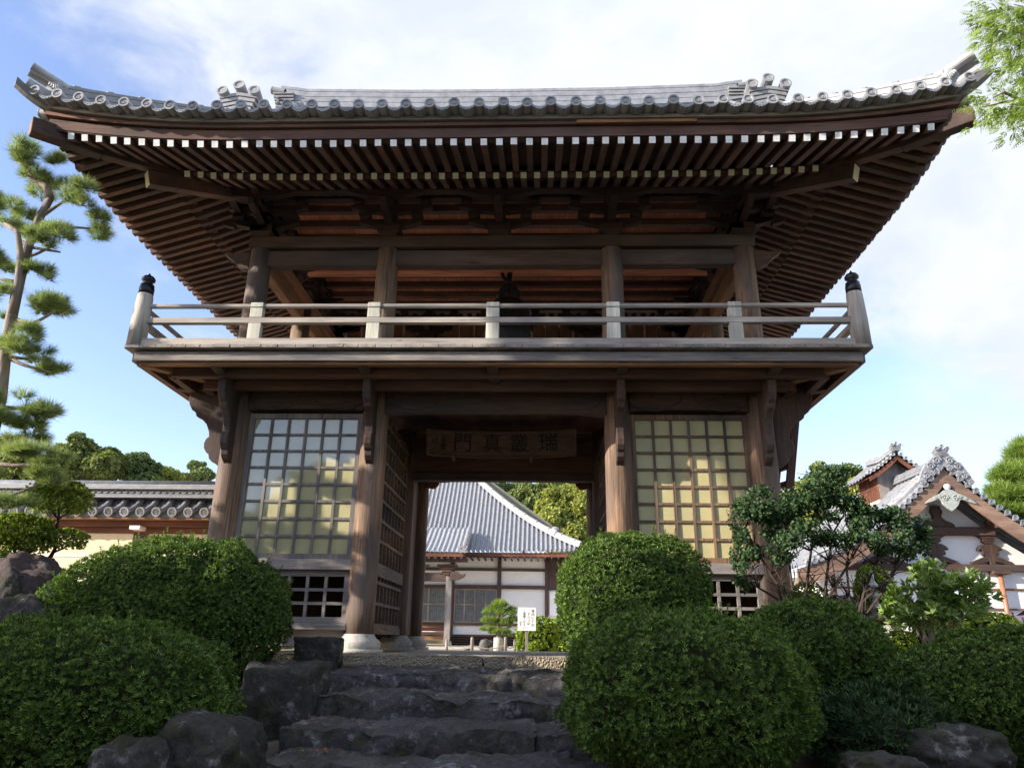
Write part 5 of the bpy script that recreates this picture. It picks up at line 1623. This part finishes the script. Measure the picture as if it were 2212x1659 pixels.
MB().prism([(q[0] + 3 - 0.05, q[2] - 0.22), (q[0] + 3 + 0.35, q[2] - 0.18), (q[0] + 3 + 0.62, q[2] - 0.05), (q[0] + 3 + 0.68, q[2] + 0.1), (q[0] + 3 + 0.5, q[2] + 0.05), (q[0] + 3 + 0.3, q[2] + 0.16), (q[0] + 3 - 0.05, q[2] + 0.2)], 1, 25.2 - HYW, 25.45 - HYW).build('beam_nosing', 'beam_wood_x', hall)
hb(975, 1185, 1376, 1395, HYW - 0.2, 0.08, 'underfloor_grille', 'dark_void')
for i in range(3): hb(975, 1185, 1379 + i * 5, 1381 + i * 5, HYW - 0.26, 0.05, 'underfloor_slat', 'beam_wood_x')
hb(600, 1400, 1394, 1400, 26.4, 2.0, 'stone_plinth', 'granite')
# roof of the hall: concave slope with rolls, right hip
EY = 26.3; e0 = at(915, 1186, EY); e1 = at(1262, 1192, EY); EZ = e1[2] - 0.05
RX = e1[0]; TOP = at(1008, 1040, EY + 4.6)


def hz(t): return EZ + 3.4 * t + 1.5 * t * t      # t 0 at the eave, 1 at 5.2 m in


HP = 0.232


def hroof(x, t, up_=True):
    z = hz(t) + 0.20 * max(0, 1 - (RX - x) / 4.0) ** 2 * (1 - t)
    ph = ((x / HP) % 1.0) - 0.5
    z += 0.085 * math.sqrt(max(0, 1 - (ph / 0.21) ** 2)) if abs(ph) < 0.21 else 0
    return (x + 3, EY + 5.2 * t - HYW, z)


def hipx(t): return RX - 6.1 * t


b = MB(); x = -17.0
while x < RX:
    sx_ = HP / 8; t1 = 1.35 if x < hipx(1.35) else max(0.0, (RX - x) / 6.1)
    n = max(1, int(t1 * 14)); vs = []
    for j in range(n + 1): vs += [hroof(x, t1 * j / n), hroof(min(x + sx_, RX), t1 * j / n)]
    b.add(vs, [(2 * j, 2 * j + 1, 2 * j + 3, 2 * j + 2) for j in range(n)]); x += sx_
# right hand slope behind the hip
b.add([(RX + 3, EY - HYW, EZ + 0.2), (RX + 3, EY + 9 - HYW, EZ + 0.2), (hipx(1.3) + 3, EY + 6.8 - HYW, hz(1.3)), (hipx(1.3) + 3, EY + 5.2 * 1.3 - HYW, hz(1.3))], [(0, 1, 2, 3)])
hroof_o = b.build('roof', 'tile_hall', hall)
pts = [(hipx(t) + 3, EY + 5.2 * t - HYW, hz(t) + 0.2 * max(0, 1 - 6.1 * t / 4.0) ** 2 * (1 - t)) for t in np.linspace(0.02, 1.35, 14)]
ridge('hip_ridge', pts, 0.30, 0.22, 3, 0.10, 'plaster_white' if False else 'tile_pale', hroof_o, 99)
q = at(1236, 1168, EY + 0.6)
MB().lathe([(0.16, 0), (0.2, 0.1), (0.17, 0.3), (0.2, 0.4), (0.08, 0.46)], (pts[2][0], pts[2][1], pts[2][2] + 0.05), 10).build('ridge_end_tile', 'tile_pale', hroof_o)
b = MB(); x = -17.0
while x < RX:
    cyl(b, (x + HP / 2 + 3, EY + 0.1 - HYW, hz(0) + 0.02), (x + HP / 2 + 3, EY - 0.06 - HYW, hz(0) + 0.01 + 0.20 * max(0, 1 - (RX - x) / 4.0) ** 2), 0.065, 8, False); x += HP
b.build('eave_tile_row', 'tile_pale', hroof_o)['kind'] = 'stuff'
b = MB()
b.grid(lambda u, v: (-14 + (RX + 14) * u, EY + 0.02 + 0.1 * v - HYW, EZ - 0.18 - 0.02 + 0.2 * max(0, 1 - (RX + 3 - (-14 + (RX + 14) * u)) / 4.0) ** 2), 20, 1)
b.build('eave_soffit', 'rust_wood', hroof_o)
MB().box(-14, RX + 3 - 0.1, EY + 0.03 - HYW, EY + 0.12 - HYW, EZ - 0.20, EZ - 0.01).build('eave_fascia', 'rust_wood', hroof_o)
MB().box(-14, RX + 3 - 0.1, EY + 0.12 - HYW, HYW - 0.12 - HYW, EZ - 0.10, EZ - 0.05).build('eave_soffit', 'rust_wood', hroof_o)
x = -13.9; rr_ = MB()
while x < RX + 2.8:
    rr_.box(x, x + 0.07, EY + 0.04 - HYW, -0.14, EZ - 0.28, EZ - 0.205); x += 0.33
rr_.build('eave_rafter', 'beam_wood_y', hroof_o)['kind'] = 'stuff'
# porch roof tongue with its end ornament
pe0 = at(1000, 1200, 24.6)
b = MB(); x = -16.0
PZ = at(960, 1192, 24.6)[2]
while x < pe0[0]:
    sx_ = HP / 8; vs = []
    for j in range(7):
        t = j / 6
        for xx in (x, min(x + sx_, pe0[0])):
            ph = ((xx / HP) % 1.0) - 0.5; z = PZ + 1.15 * t + 0.35 * t * t + (0.06 * math.sqrt(max(0, 1 - (ph / 0.25) ** 2)) if abs(ph) < 0.25 else 0)
            vs.append((xx + 3, 24.6 + 2.9 * t - HYW, z))
    b.add(vs, [(2 * j, 2 * j + 1, 2 * j + 3, 2 * j + 2) for j in range(6)]); x += sx_
porch = b.build('porch_roof', 'tile_hall', hall)
ridge('porch_verge', [(pe0[0] + 3, 24.6 + 2.9 * t - HYW, PZ + 1.15 * t + 0.35 * t * t) for t in np.linspace(0, 0.9, 8)], 0.26, 0.16, 3, 0.09, 'tile_pale', porch, 99)
rend('ridge_end_tile', (pe0[0] + 3, 24.5 - HYW, PZ - 0.05), (0, -1, 0), 0.7, porch)
MB().box(-13, pe0[0] + 3, 24.66 - HYW, 24.78 - HYW, PZ - 0.20, PZ - 0.02).build('eave_fascia', 'rust_wood', porch)
MB().box(-13, pe0[0] + 3, 24.79 - HYW, 26.2 - HYW, PZ - 0.10, PZ - 0.04).build('eave_soffit', 'rust_wood', porch)
rr_ = MB(); x = -12.9
while x < pe0[0] + 2.9:
    rr_.box(x, x + 0.08, 24.68 - HYW, 26.1 - HYW, PZ - 0.29, PZ - 0.205); x += 0.3
rr_.build('eave_rafter', 'beam_wood_y', porch)['kind'] = 'stuff'

# ------------------------------------------------------------------ gabled hall at the right
KY = 14.0
kc = at(2024, 1140, KY); KX = kc[0]
ku = thing('gabled_hall', 'white plastered hall with a tall tiled gable and carved brown bargeboards at the right', 'temple hall', (KX, KY, 0))
def kz(y, x=2024): return at(x, y, KY)[2]
PK = kz(1012) - 0.42                       # underside peak of the bargeboards
KD = 16.0                           # length backwards
kw_ = (at(2212, 1150, KY)[0] - KX)  # half width visible to the frame edge


def kroof(d):
    """roof height above the wall line at distance d from the ridge"""
    return PK + 0.30 - 1.02 * d + 0.075 * d * d


HWD = 4.9
# gable wall
pts = [(-HWD + 1.0, -0.1), (HWD - 1.0, -0.1), (HWD - 1.0, kroof(HWD - 1.0) - 0.55)] + [(d, kroof(abs(d)) - 0.5) for d in np.linspace(HWD - 1.2, -HWD + 1.2, 21)] + [(-HWD + 1.0, kroof(HWD - 1.0) - 0.55)]
MB().prism(pts, 1, 0.0, 0.25).build('gable_wall', 'plaster_white', ku)
MB().box(-HWD + 1.0, -HWD + 1.2, 0.26, KD, -0.1, kroof(HWD - 1.0) - 0.4).build('side_wall', 'plaster_white', ku)


def kb_(px0, px1, py0, py1, d0, d1, nm, mt, bev=0.01):
    m = (py0 + py1) / 2; x0 = at(px0, m, KY)[0] - KX; x1 = at(px1, m, KY)[0] - KX
    return MB().box(x0, x1, -d0, -d1, kz(py1), kz(py0)).build(nm, mt, ku, bevel=bev)


kb_(1915, 2142, 1139.5, 1157, 0.20, 0.0, 'tie_beam', 'beam_wood_x')
kb_(1790, 2290, 1219, 1233.7, 0.18, 0.0, 'tie_beam', 'beam_wood_x')
kb_(1800, 2290, 1269.5, 1273.5, 0.06, 0.0, 'rail', 'tan_wood_x')
kb_(1800, 2290, 1312, 1316, 0.06, 0.0, 'rail', 'tan_wood_x')
for x in (1807, 1900, 2240): kb_(x - 4, x + 4, 1234, 1400, 0.09, 0.0, 'wall_post', 'beam_wood_z')
q = at(2154, 1240, KY); MB().tube([(q[0] - KX, -0.14, -0.1), (q[0] - KX, -0.14, q[2])], 0.07, 10).build('drainpipe', 'copper', ku, smooth=True)
kb_(2135, 2172, 1233, 1240, 0.3, 0.0, 'pipe_head', 'beam_wood_x')


# carved struts
def strut(px, py0, py1, sc_, kind):
    q0 = at(px, py1, KY); zt = kz(py0); z0 = kz(py1); h = zt - z0; x = q0[0] - KX
    if kind == 0:  # spreading carved foot under the peak
        half = [(0.0, 1.0), (0.22, 1.0), (0.20, 0.85), (0.27, 0.78), (0.24, 0.62), (0.17, 0.52), (0.24, 0.40), (0.36, 0.30), (0.52, 0.24), (0.62, 0.20), (0.72, 0.12), (0.74, 0.0), (0.0, 0.0)]
        pts = [(x + a * h, z0 + b_ * h) for a, b_ in half] + [(x - a * h, z0 + b_ * h) for a, b_ in half[::-1][1:-1]]
        MB().prism(pts, 1, -0.16, -0.005).build('carved_strut', 'beam_wood_z', ku, bevel=0.015)
    else:
        b = MB()
        # bracket head
        for i, (w0, w1, za, zb) in enumerate(((0.40, 0.36, 0.97, 1.0), (0.34, 0.20, 0.88, 0.97), (0.18, 0.22, 0.80, 0.88), (0.22, 0.10, 0.72, 0.80))):
            pts = [(x - w1 * h, z0 + za * h), (x + w1 * h, z0 + za * h), (x + w0 * h, z0 + zb * h), (x - w0 * h, z0 + zb * h)]
            b.prism(pts, 1, -0.17 + 0.01 * i, -0.005)
        half = [(0.0, 0.70), (0.20, 0.70), (0.34, 0.62), (0.42, 0.52), (0.40, 0.49), (0.30, 0.52), (0.26, 0.46), (0.30, 0.38), (0.26, 0.30), (0.22, 0.34), (0.17, 0.28), (0.30, 0.24), (0.50, 0.16), (0.68, 0.09), (0.76, 0.0), (0.45, 0.0), (0.30, 0.06), (0.10, 0.10), (0.08, 0.0), (0.0, 0.0)]
        for sg in (-1, 1):
            pts = [(x + sg * a * h, z0 + b_ * h) for a, b_ in half]
            b.prism(pts if sg > 0 else pts[::-1], 1, -0.15, -0.005)
        b.build('carved_strut', 'tan_wood_z' if False else 'beam_wood_z', ku, bevel=0.012)


strut(2024, 1094, 1139.5, 1, 0); strut(2024, 1157, 1219, 1, 1); strut(2139.5, 1157, 1219, 1, 1); strut(1908, 1157, 1219, 1, 1)
# bargeboards
for sg in (-1, 1):
    dd_ = np.linspace(0.0, HWD, 16)
    pts = [(sg * d, kroof(d) - 0.10 + 0.06 * (d / HWD) ** 2) for d in dd_] + [(sg * d, kroof(d) - 0.62 + 0.06 * (d / HWD) ** 2 + (0.07 * (1 - d / 0.6) if d < 0.6 else 0)) for d in dd_[::-1]]
    MB().prism(pts, 1, -0.98, -0.88).build('bargeboard', 'barge_wood', ku, bevel=0.01)
    # soffit under the gable overhang
    b = MB(); vs = []
    for d in dd_: vs += [(sg * d, -0.87, kroof(d) - 0.12), (sg * d, 0.0, kroof(d) - 0.12)]
    b.add(vs, [(2 * i, 2 * i + 1, 2 * i + 3, 2 * i + 2) for i in range(15)]); b.build('verge_soffit', 'beam_wood_y', ku)
    for fr in (0.33, 0.66):
        d = HWD * fr; MB().box(sg * d - 0.1, sg * d + 0.1, -0.85, 0.0, kroof(d) - 0.42, kroof(d) - 0.14).build('verge_purlin', 'beam_wood_y', ku)
# gable pendant
g = MB(); gz = PK - 0.75
half = [(0.0, 0.34), (0.18, 0.30), (0.3, 0.2), (0.52, 0.10), (0.80, -0.06), (0.98, -0.22), (0.80, -0.17), (0.6, -0.1), (0.42, -0.04), (0.34, -0.12), (0.28, -0.26), (0.14, -0.40), (0.0, -0.5)]
for sg in (-1, 1):
    pts = [(sg * a * 0.8, gz + b_ * 0.8) for a, b_ in half]; g.prism(pts if sg > 0 else pts[::-1], 1, -1.06, -0.99)
    for cx, cz, r in ((0.2, 0.0, 0.11), (0.38, 0.05, 0.06), (0.58, -0.02, 0.05)):
        g.tube([(sg * cx * 0.8 + r * (1 - t / 14) * math.cos(t * 0.8), -1.075, gz + cz * 0.8 + r * (1 - t / 14) * math.sin(t * 0.8)) for t in range(13)], 0.016, 5)
g.build('gable_pendant', 'verdigris', ku)
MB().lathe([(0.10, 0), (0.09, 0.05), (0.03, 0.08), (0.002, 0.085)], (0, -0.99, gz + 0.36), 12, rot=Matrix.Rotation(PI / 2, 3, 'X')).build('pendant_boss', 'plaster_white', ku)
# roof slopes with rolls
b = MB(); pitch = 0.28
for sg in (-1, 1):
    y = -1.0
    while y < KD:
        vs = []; n = 12
        for j in range(n + 1):
            d = HWD * j / n
            for yy in (y, y + pitch / 6):
                ph = ((yy + 1.0) / pitch % 1.0) - 0.5; z = kroof(d) + (0.07 * math.sqrt(max(0, 1 - (ph / 0.27) ** 2)) if abs(ph) < 0.27 else 0)
                vs.append((sg * d, yy, z))
        b.add(vs, [(2 * j, 2 * j + 1, 2 * j + 3, 2 * j + 2) for j in range(n)]); y += pitch / 6
kr = b.build('roof', 'tile', ku)
ridge('main_ridge', [(0, -0.6, kroof(0)), (0, 3, kroof(0)), (0, KD, kroof(0))], 0.30, 0.22, 4, 0.09, 'tile', kr, 0.6)
for sg in (-1, 1):
    for off in (0.55, 0.95):
        ridge('descending_ridge', [(sg * d, -0.95 + off, kroof(d) + 0.03) for d in np.linspace(0.3, HWD - 0.5, 12)], 0.20, 0.10, 2, 0.085, 'tile_pale', kr, 99)
    # verge tiles: round ends one under another
    b = MB()
    for i in range(22):
        d = 0.25 + i * 0.205
        cyl(b, (sg * d, -0.8, kroof(d) + 0.05), (sg * d, -1.06, kroof(d) + 0.03), 0.085, 10)
        b.box(sg * d - 0.09, sg * d + 0.09, -1.03, -0.98, kroof(d) - 0.07, kroof(d) + 0.0)
    b.build('verge_tile_row', 'tile', kr)['kind'] = 'stuff'
# ornate ridge end
q = (0, -1.0, kroof(0) - 0.05)
rend('ridge_end_tile', (0, -1.0, kroof(0) + 0.26), (0, -1, 0), 0.72, kr)
b = MB()
for sg in (-1, 1):
    for cx, cz, r in ((0.20, 0.28, 0.14), (0.42, 0.10, 0.13), (0.16, 0.02, 0.10), (0.58, -0.20, 0.12), (0.40, -0.15, 0.08), (0.74, -0.42, 0.09)):
        b.tube([(sg * cx + r * (1 - t / 16) * math.cos(t * 0.75), -1.06, kroof(0) + cz + r * (1 - t / 16) * math.sin(t * 0.75)) for t in range(15)], 0.035, 6)
    half = [(0.0, 0.52), (0.24, 0.46), (0.38, 0.3), (0.56, 0.16), (0.72, -0.1), (0.86, -0.42), (0.7, -0.42), (0.4, -0.15), (0.0, 0.1)]
    pts = [(sg * a, kroof(0) + c_) for a, c_ in half]; b.prism(pts if sg > 0 else pts[::-1], 1, -1.04, -0.90)
b.v = [(x, y, z - 0.14) for x, y, z in b.v]
b.build('ridge_end_scroll', 'tile', kr)
# raised smoke vent on the ridge
vy = 2.3; vz = at(1956, 982, KY + 1.85)[2] - 1.0; VW, VL = 0.60, 1.5
MB().box(-VW, VW, vy, vy + VL, kroof(VW) - 0.1, vz + 0.45).build('vent_wall', 'rust_wood', ku, bevel=0.01)
q = MB(); q.box(-VW - 0.06, VW + 0.06, vy - 0.06, vy + VL + 0.06, kroof(VW) - 0.05, kroof(VW) + 0.08); q.build('vent_sill', 'plaster_cream', ku)
q = MB()
for yy in (vy, vy + VL / 2, vy + VL): q.box(-VW - 0.03, -VW + 0.05, yy - 0.06, yy + 0.06, kroof(VW) + 0.08, vz + 0.45)
for i in range(14): q.box(-VW - 0.02, -VW + 0.02, vy + 0.06 + i * 0.1, vy + 0.11 + i * 0.1, kroof(VW) + 0.08, vz + 0.45)
q.build('vent_slat', 'rust_wood', ku)
b = MB()
def vroof(d): return vz + 1.0 - 0.95 * d + 0.2 * d * d
for sg in (-1, 1):
    y = vy - 0.45
    while y < vy + VL + 0.45:
        vs = []
        for j in range(8):
            d = 1.1 * j / 7
            for yy in (y, y + 0.045):
                ph = (yy / 0.27 % 1.0) - 0.5; tt = abs((yy - vy - VL / 2) / (VL / 2 + 0.45)); z = vroof(d) + 0.12 * tt * tt + (0.06 * math.sqrt(max(0, 1 - (ph / 0.27) ** 2)) if abs(ph) < 0.27 else 0)
                vs.append((sg * d, yy, z))
        b.add(vs, [(2 * j, 2 * j + 1, 2 * j + 3, 2 * j + 2) for j in range(7)]); y += 0.045
vr = b.build('vent_roof', 'tile', ku)
s2 = MB()
for sg in (-1, 1):
    s2.add([(sg * 1.05, vy - 0.40, vroof(1.05) - 0.06), (sg * 1.05, vy + VL + 0.40, vroof(1.05) - 0.06), (0, vy + VL + 0.40, vroof(0) - 0.08), (0, vy - 0.40, vroof(0) - 0.08)], [(0, 1, 2, 3)])
    s2.prism([(sg * d, vroof(d) - 0.02) for d in (0, 0.35, 0.7, 1.05)] + [(sg * d, vroof(d) - 0.18) for d in (1.05, 0.7, 0.35, 0)], 1, vy - 0.46, vy - 0.40)
s2.build('vent_soffit', 'rust_wood', vr)
MB().prism([(-0.62, kroof(0.6)), (0.62, kroof(0.6)), (0.62, vz + 0.42), (0.0, vroof(0) - 0.12), (-0.62, vz + 0.42)], 1, vy - 0.08, vy - 0.01).build('vent_gable', 'grey_wood_z', vr)
ridge('vent_ridge', [(0, vy - 0.42, vroof(0) + 0.12), (0, vy + VL / 2, vroof(0)), (0, vy + VL + 0.42, vroof(0) + 0.12)], 0.22, 0.16, 3, 0.06, 'tile_pale', vr, 0.4)
rend('ridge_end_tile', (0, vy - 0.44, vroof(0) + 0.12), (0, -1, 0), 0.62, vr)
b = MB()
for sg in (-1, 1):
    for i in range(7):
        d = 0.14 + i * 0.155; cyl(b, (sg * d, vy - 0.3, vroof(d) + 0.14), (sg * d, vy - 0.52, vroof(d) + 0.13), 0.065, 10)
b.build('verge_tile_row', 'tile_pale', vr)['kind'] = 'stuff'

# ------------------------------------------------------------------ courtyard things
def px_thing_z(x, y, Y): return at(x, y, Y)


SG = 8.5
c0 = at(1138, 1362, SG); sgn = thing('notice_board', 'white notice board on a grey post with black vertical writing', 'sign', (c0[0], SG, -0.11))
w = (at(1157.8, 1336, SG)[0] - at(1118.8, 1336, SG)[0]) / 2; zt = at(1138, 1312, SG)[2] + 0.11; zb = c0[2] + 0.11
MB().box(-w, w, -0.02, 0.0, zb, zt).build('board', 'sign_white', sgn, bevel=0.003)
MB().box(-0.035, 0.035, 0.0, 0.05, 0, zt - 0.05).build('post', 'grey_wood_z', sgn, bevel=0.004)
for i, (t, s) in enumerate((('境内にての', 0.078), ('タバコは、', 0.070), ('ご遠慮ください。', 0.066), ('山主', 0.055))):
    x = w * (0.66, 0.18, -0.28, -0.70)[i]; n = len(t); z = zt - (0.045, 0.12, 0.045, 0.32)[i]; pitch = s * 1.04 if i != 2 else s * 0.98
    for ch in t:
        text_mesh(ch, s, 'character', 'ink', sgn, (x, -0.0215, z - pitch / 2), (PI / 2, 0, 0), 0.001); z -= pitch

# rope fence posts
fp = None; posts = [(965, 1392, 9.4), (1020, 1390, 9.0), (1092, 1390, 9.0), (1112, 1376, 12.0)]
tops = [1338, 1333, 1333, 1336]
rf_ = thing('rope_fence', 'low fence of thin posts joined by a slack rope across the courtyard', 'fence', (at(1020, 1400, 9)[0], 9.0, -0.11))
Lc = Vector(rf_.location); prev = None; rope = MB()
for (x, y, Y), yt in zip(posts, tops):
    q = at(x, yt + 45, Y); zt = at(x, yt + 44, Y)[2]
    o_ = MB().lathe([(0.042, 0), (0.04, 0.3), (0.036, zt + 0.11), (0.01, zt + 0.13)], (q[0] - Lc.x, Y - Lc.y, 0), 10).build('fence_post', 'grey_wood_z', rf_, smooth=True)
    p = Vector((q[0] - Lc.x, Y - Lc.y, (zt + 0.11) * 0.55))
    if prev is not None:
        rope.tube([prev.lerp(p, t) - Vector((0, 0, 0.10 * 4 * t * (1 - t))) for t in np.linspace(0, 1, 9)], 0.012, 6)
    prev = p
rope.build('rope', 'rope_fibre', rf_)
# small court pine
CP = 12.0
bl = [px_blob(x, y, rx, ry, CP) for x, y, rx, ry in ((1080, 1308, 22, 13), (1065, 1322, 26, 12), (1092, 1325, 22, 12), (1058, 1340, 24, 10), (1085, 1345, 24, 10), (1108, 1318, 12, 8), (1105, 1340, 18, 7), (1052, 1360, 18, 8), (1080, 1365, 26, 8), (1100, 1372, 14, 5))]
V, F, T = pine_pads(bl, 130, 0.10, 26, 0.004, 0.85)
tk = MB(); P, R = px_path([(1076, 1412), (1077, 1385), (1078, 1362), (1074, 1340), (1080, 1312)], CP, 0.10, 0.04); tk.tube(P, R, 8)
for br in ([(1077, 1370), (1055, 1362)], [(1077, 1365), (1104, 1352), (1108, 1342)], [(1076, 1345), (1058, 1342)], [(1078, 1335), (1095, 1326)]):
    P, R = px_path(br, CP, 0.035, 0.015); tk.tube(P, R, 6)
P = at(1076, 1400, CP)
pt_ = finish_tree('garden_pine', 'small lime green pine with a wrapped trunk in front of the hall', 'pine tree', V, F, T, 'cypress_leaf', tk, 'bark_pale', (P[0], CP, -0.2))
MB().lathe([(0.14, 0.0), (0.13, 0.45), (0.12, 0.46)], (0, 0, 0), 12).build('trunk_wrap', 'granite', pt_, smooth=True)
px_rock(1050, 1402, 16, 22, 12.5, 81, 'step_stone', 'jagged grey standing rock beside the small court pine', 0.5, None, 0.35, sub=3)
px_rock(1075, 1408, 20, 12, 12.2, 83, 'step_stone', 'low grey rock at the foot of the small court pine', 0.4, None, 0.3, sub=3)
px_rock(1010, 1408, 10, 8, 13.0, 85, 'rock_red', 'little brown rock on the gravel left of the jagged grey rock', 0.3, None, 0.3, sub=3)

# stone lantern, pagoda, pot, car at the right
LY = 3.2; q = at(2036, 1290, LY)
sl_ = thing('stone_lantern', 'grey stone lantern with a wide cap behind the broad leaved shrub', 'stone lantern', (q[0], LY, -0.05))
k = mpp(LY)
zc = at(2036, 1250, LY)[2] + 0.05
MB().lathe([(0.33, 0), (0.30, 0.10), (0.16, 0.16), (0.13, 0.2), (0.12, zc - 0.62), (0.15, zc - 0.60)], n=12).build('pedestal', 'granite', sl_, smooth=False)
fb = MB()
for i in range(6):
    a0, a1 = i * PI / 3, (i + 1) * PI / 3
    if i % 2 == 0:
        fb.prism([(0.20 * math.cos(a0), 0.20 * math.sin(a0)), (0.20 * math.cos(a1), 0.20 * math.sin(a1)), (0.14 * math.cos(a1), 0.14 * math.sin(a1)), (0.14 * math.cos(a0), 0.14 * math.sin(a0))], 2, zc - 0.48, zc - 0.14)
fb.lathe([(0.30, zc - 0.60), (0.31, zc - 0.54), (0.22, zc - 0.485)], n=6); fb.lathe([(0.13, zc - 0.48), (0.13, zc - 0.141)], n=6)
fb.build('fire_box', 'granite', sl_)
MB().lathe([(0.20, zc - 0.14), (0.42, zc - 0.12), (0.40, zc - 0.06), (0.24, zc + 0.05), (0.13, zc + 0.15), (0.07, zc + 0.17), (0.10, zc + 0.22), (0.09, zc + 0.28), (0.01, zc + 0.36)], n=6).build('cap', 'granite', sl_)
TY = 1.2; q = at(1889, 1290, TY)
pg = thing('stone_pagoda', 'slim pinkish pagoda of stacked stone tiers among the shrub stems', 'stone pagoda', (q[0], TY, -0.05))
zt = at(1889, 1248, TY)[2] + 0.05
for i in range(6):
    z = zt - 0.14 - i * 0.15
    MB().lathe([(0.05, z - 0.075), (0.06, z - 0.02), (0.11 + 0.006 * i, z), (0.115 + 0.006 * i, z + 0.03), (0.05, z + 0.07)], n=8).build('tier', 'rock_red' if False else 'granite', pg)
MB().lathe([(0.05, zt - 0.07), (0.03, zt), (0.04, zt + 0.03), (0.005, zt + 0.12)], n=8).build('spire', 'granite', pg)
MB().lathe([(0.13, 0.0), (0.12, 0.1), (0.06, 0.12), (0.06, zt - 0.95)], n=8).build('pedestal', 'granite', pg)
q = at(1905, 1345, 0.9)
pot = thing('plant_pot', 'dark glazed plant pot behind the pale flat stone', 'plant pot', (q[0], 0.9, -0.05))
MB().lathe([(0.08, 0), (0.11, 0.18), (0.13, 0.36), (0.135, 0.40), (0.12, 0.40), (0.11, 0.36), (0.005, 0.34)], n=20, cap=False).build('pot_body', 'pot_glaze', pot, smooth=True)
D = rdir(60); D[:, 2] = np.abs(D[:, 2]); V, F, T = whorls(np.array([[0, 0, 0.42]]) + D * 0.14, D, 4, 0.08, 0.02, 0.9)
np_mesh('pot_plant_leaf', V, F, 'dead_leaf', pot, T)
# car
q = at(2192, 1338, 7.5)
car = thing('parked_car', 'pale pink car parked at the right edge beside the gabled hall', 'car', (q[0] + 2.15, 7.5 + 0.8, -0.03))
prof = [(-2.05, 0.32), (-2.1, 0.62), (-2.0, 0.78), (-1.2, 0.95), (-0.45, 1.42), (0.9, 1.46), (1.7, 1.0), (2.05, 0.92), (2.1, 0.4), (2.0, 0.3)]
b = MB(); b.prism(prof, 1, -0.82, 0.82); b.build('body', 'car_pink', car, bevel=0.08)
for sg in (-1, 1):
    MB().prism([(-1.05, 0.98), (-0.42, 1.36), (0.15, 1.38), (0.15, 0.98)], 1, sg * 0.825, sg * 0.83).build('window', 'car_glass', car)
    MB().prism([(0.22, 0.98), (0.22, 1.38), (0.85, 1.38), (1.5, 1.0)], 1, sg * 0.825, sg * 0.83).build('window', 'car_glass', car)
    for x in (-1.3, 1.3):
        o_ = MB().lathe([(0.2, -0.1), (0.31, -0.1), (0.32, 0), (0.31, 0.1), (0.2, 0.1)], (x, sg * 0.76, 0.32), 24, rot=Matrix.Rotation(PI / 2, 3, 'X')).build('wheel', 'rubber', car)
        MB().lathe([(0.2, -0.105), (0.05, -0.11), (0.05, 0.11), (0.2, 0.105)], (x, sg * 0.76, 0.32), 16, rot=Matrix.Rotation(PI / 2, 3, 'X')).build('rim', 'granite', o_)
    MB().box(-2.08, -1.98, sg * 0.62 - 0.14, sg * 0.62 + 0.14, 0.62, 0.74).build('headlight', 'white_paint', car, bevel=0.02)
MB().add([(-1.19, -0.7, 0.965), (-1.19, 0.7, 0.965), (-0.47, 0.62, 1.425), (-0.47, -0.62, 1.425)], [(0, 1, 2, 3)]).build('windscreen', 'car_glass', car)

# fallen leaves on the steps
m = 150
P = np.stack([RNG.uniform(-1.9, 1.9, m), np.zeros(m), np.zeros(m)], 1)
for i in range(m):
    s = SX[RNG.integers(0, 6)]; side = RNG.uniform(0, 1)
    if side < 0.75: P[i, 0] = RNG.choice([RNG.uniform(-1.25, -0.7), RNG.uniform(0.7, 1.6)])
    P[i, 1] = s[0] + RNG.uniform(0.1, 0.5); P[i, 2] = s[1] + 0.035
Dv = rdir(m); Dv[:, 2] *= 0.2; Dv = unit(Dv); S = unit(np.cross(Dv, np.array([0, 0, 1.0]) + rdir(m) * 0.3))
V, F = kites(P, Dv, S, RNG.uniform(0.03, 0.06, m), RNG.uniform(0.01, 0.018, m), 0.1)
o_ = np_mesh('fallen_leaves', V, F, 'dead_leaf', None, RNG.uniform(0, 1, m)); tag(o_, 'scattered reddish fallen leaves on the stone steps', 'leaves', None, 'stuff')
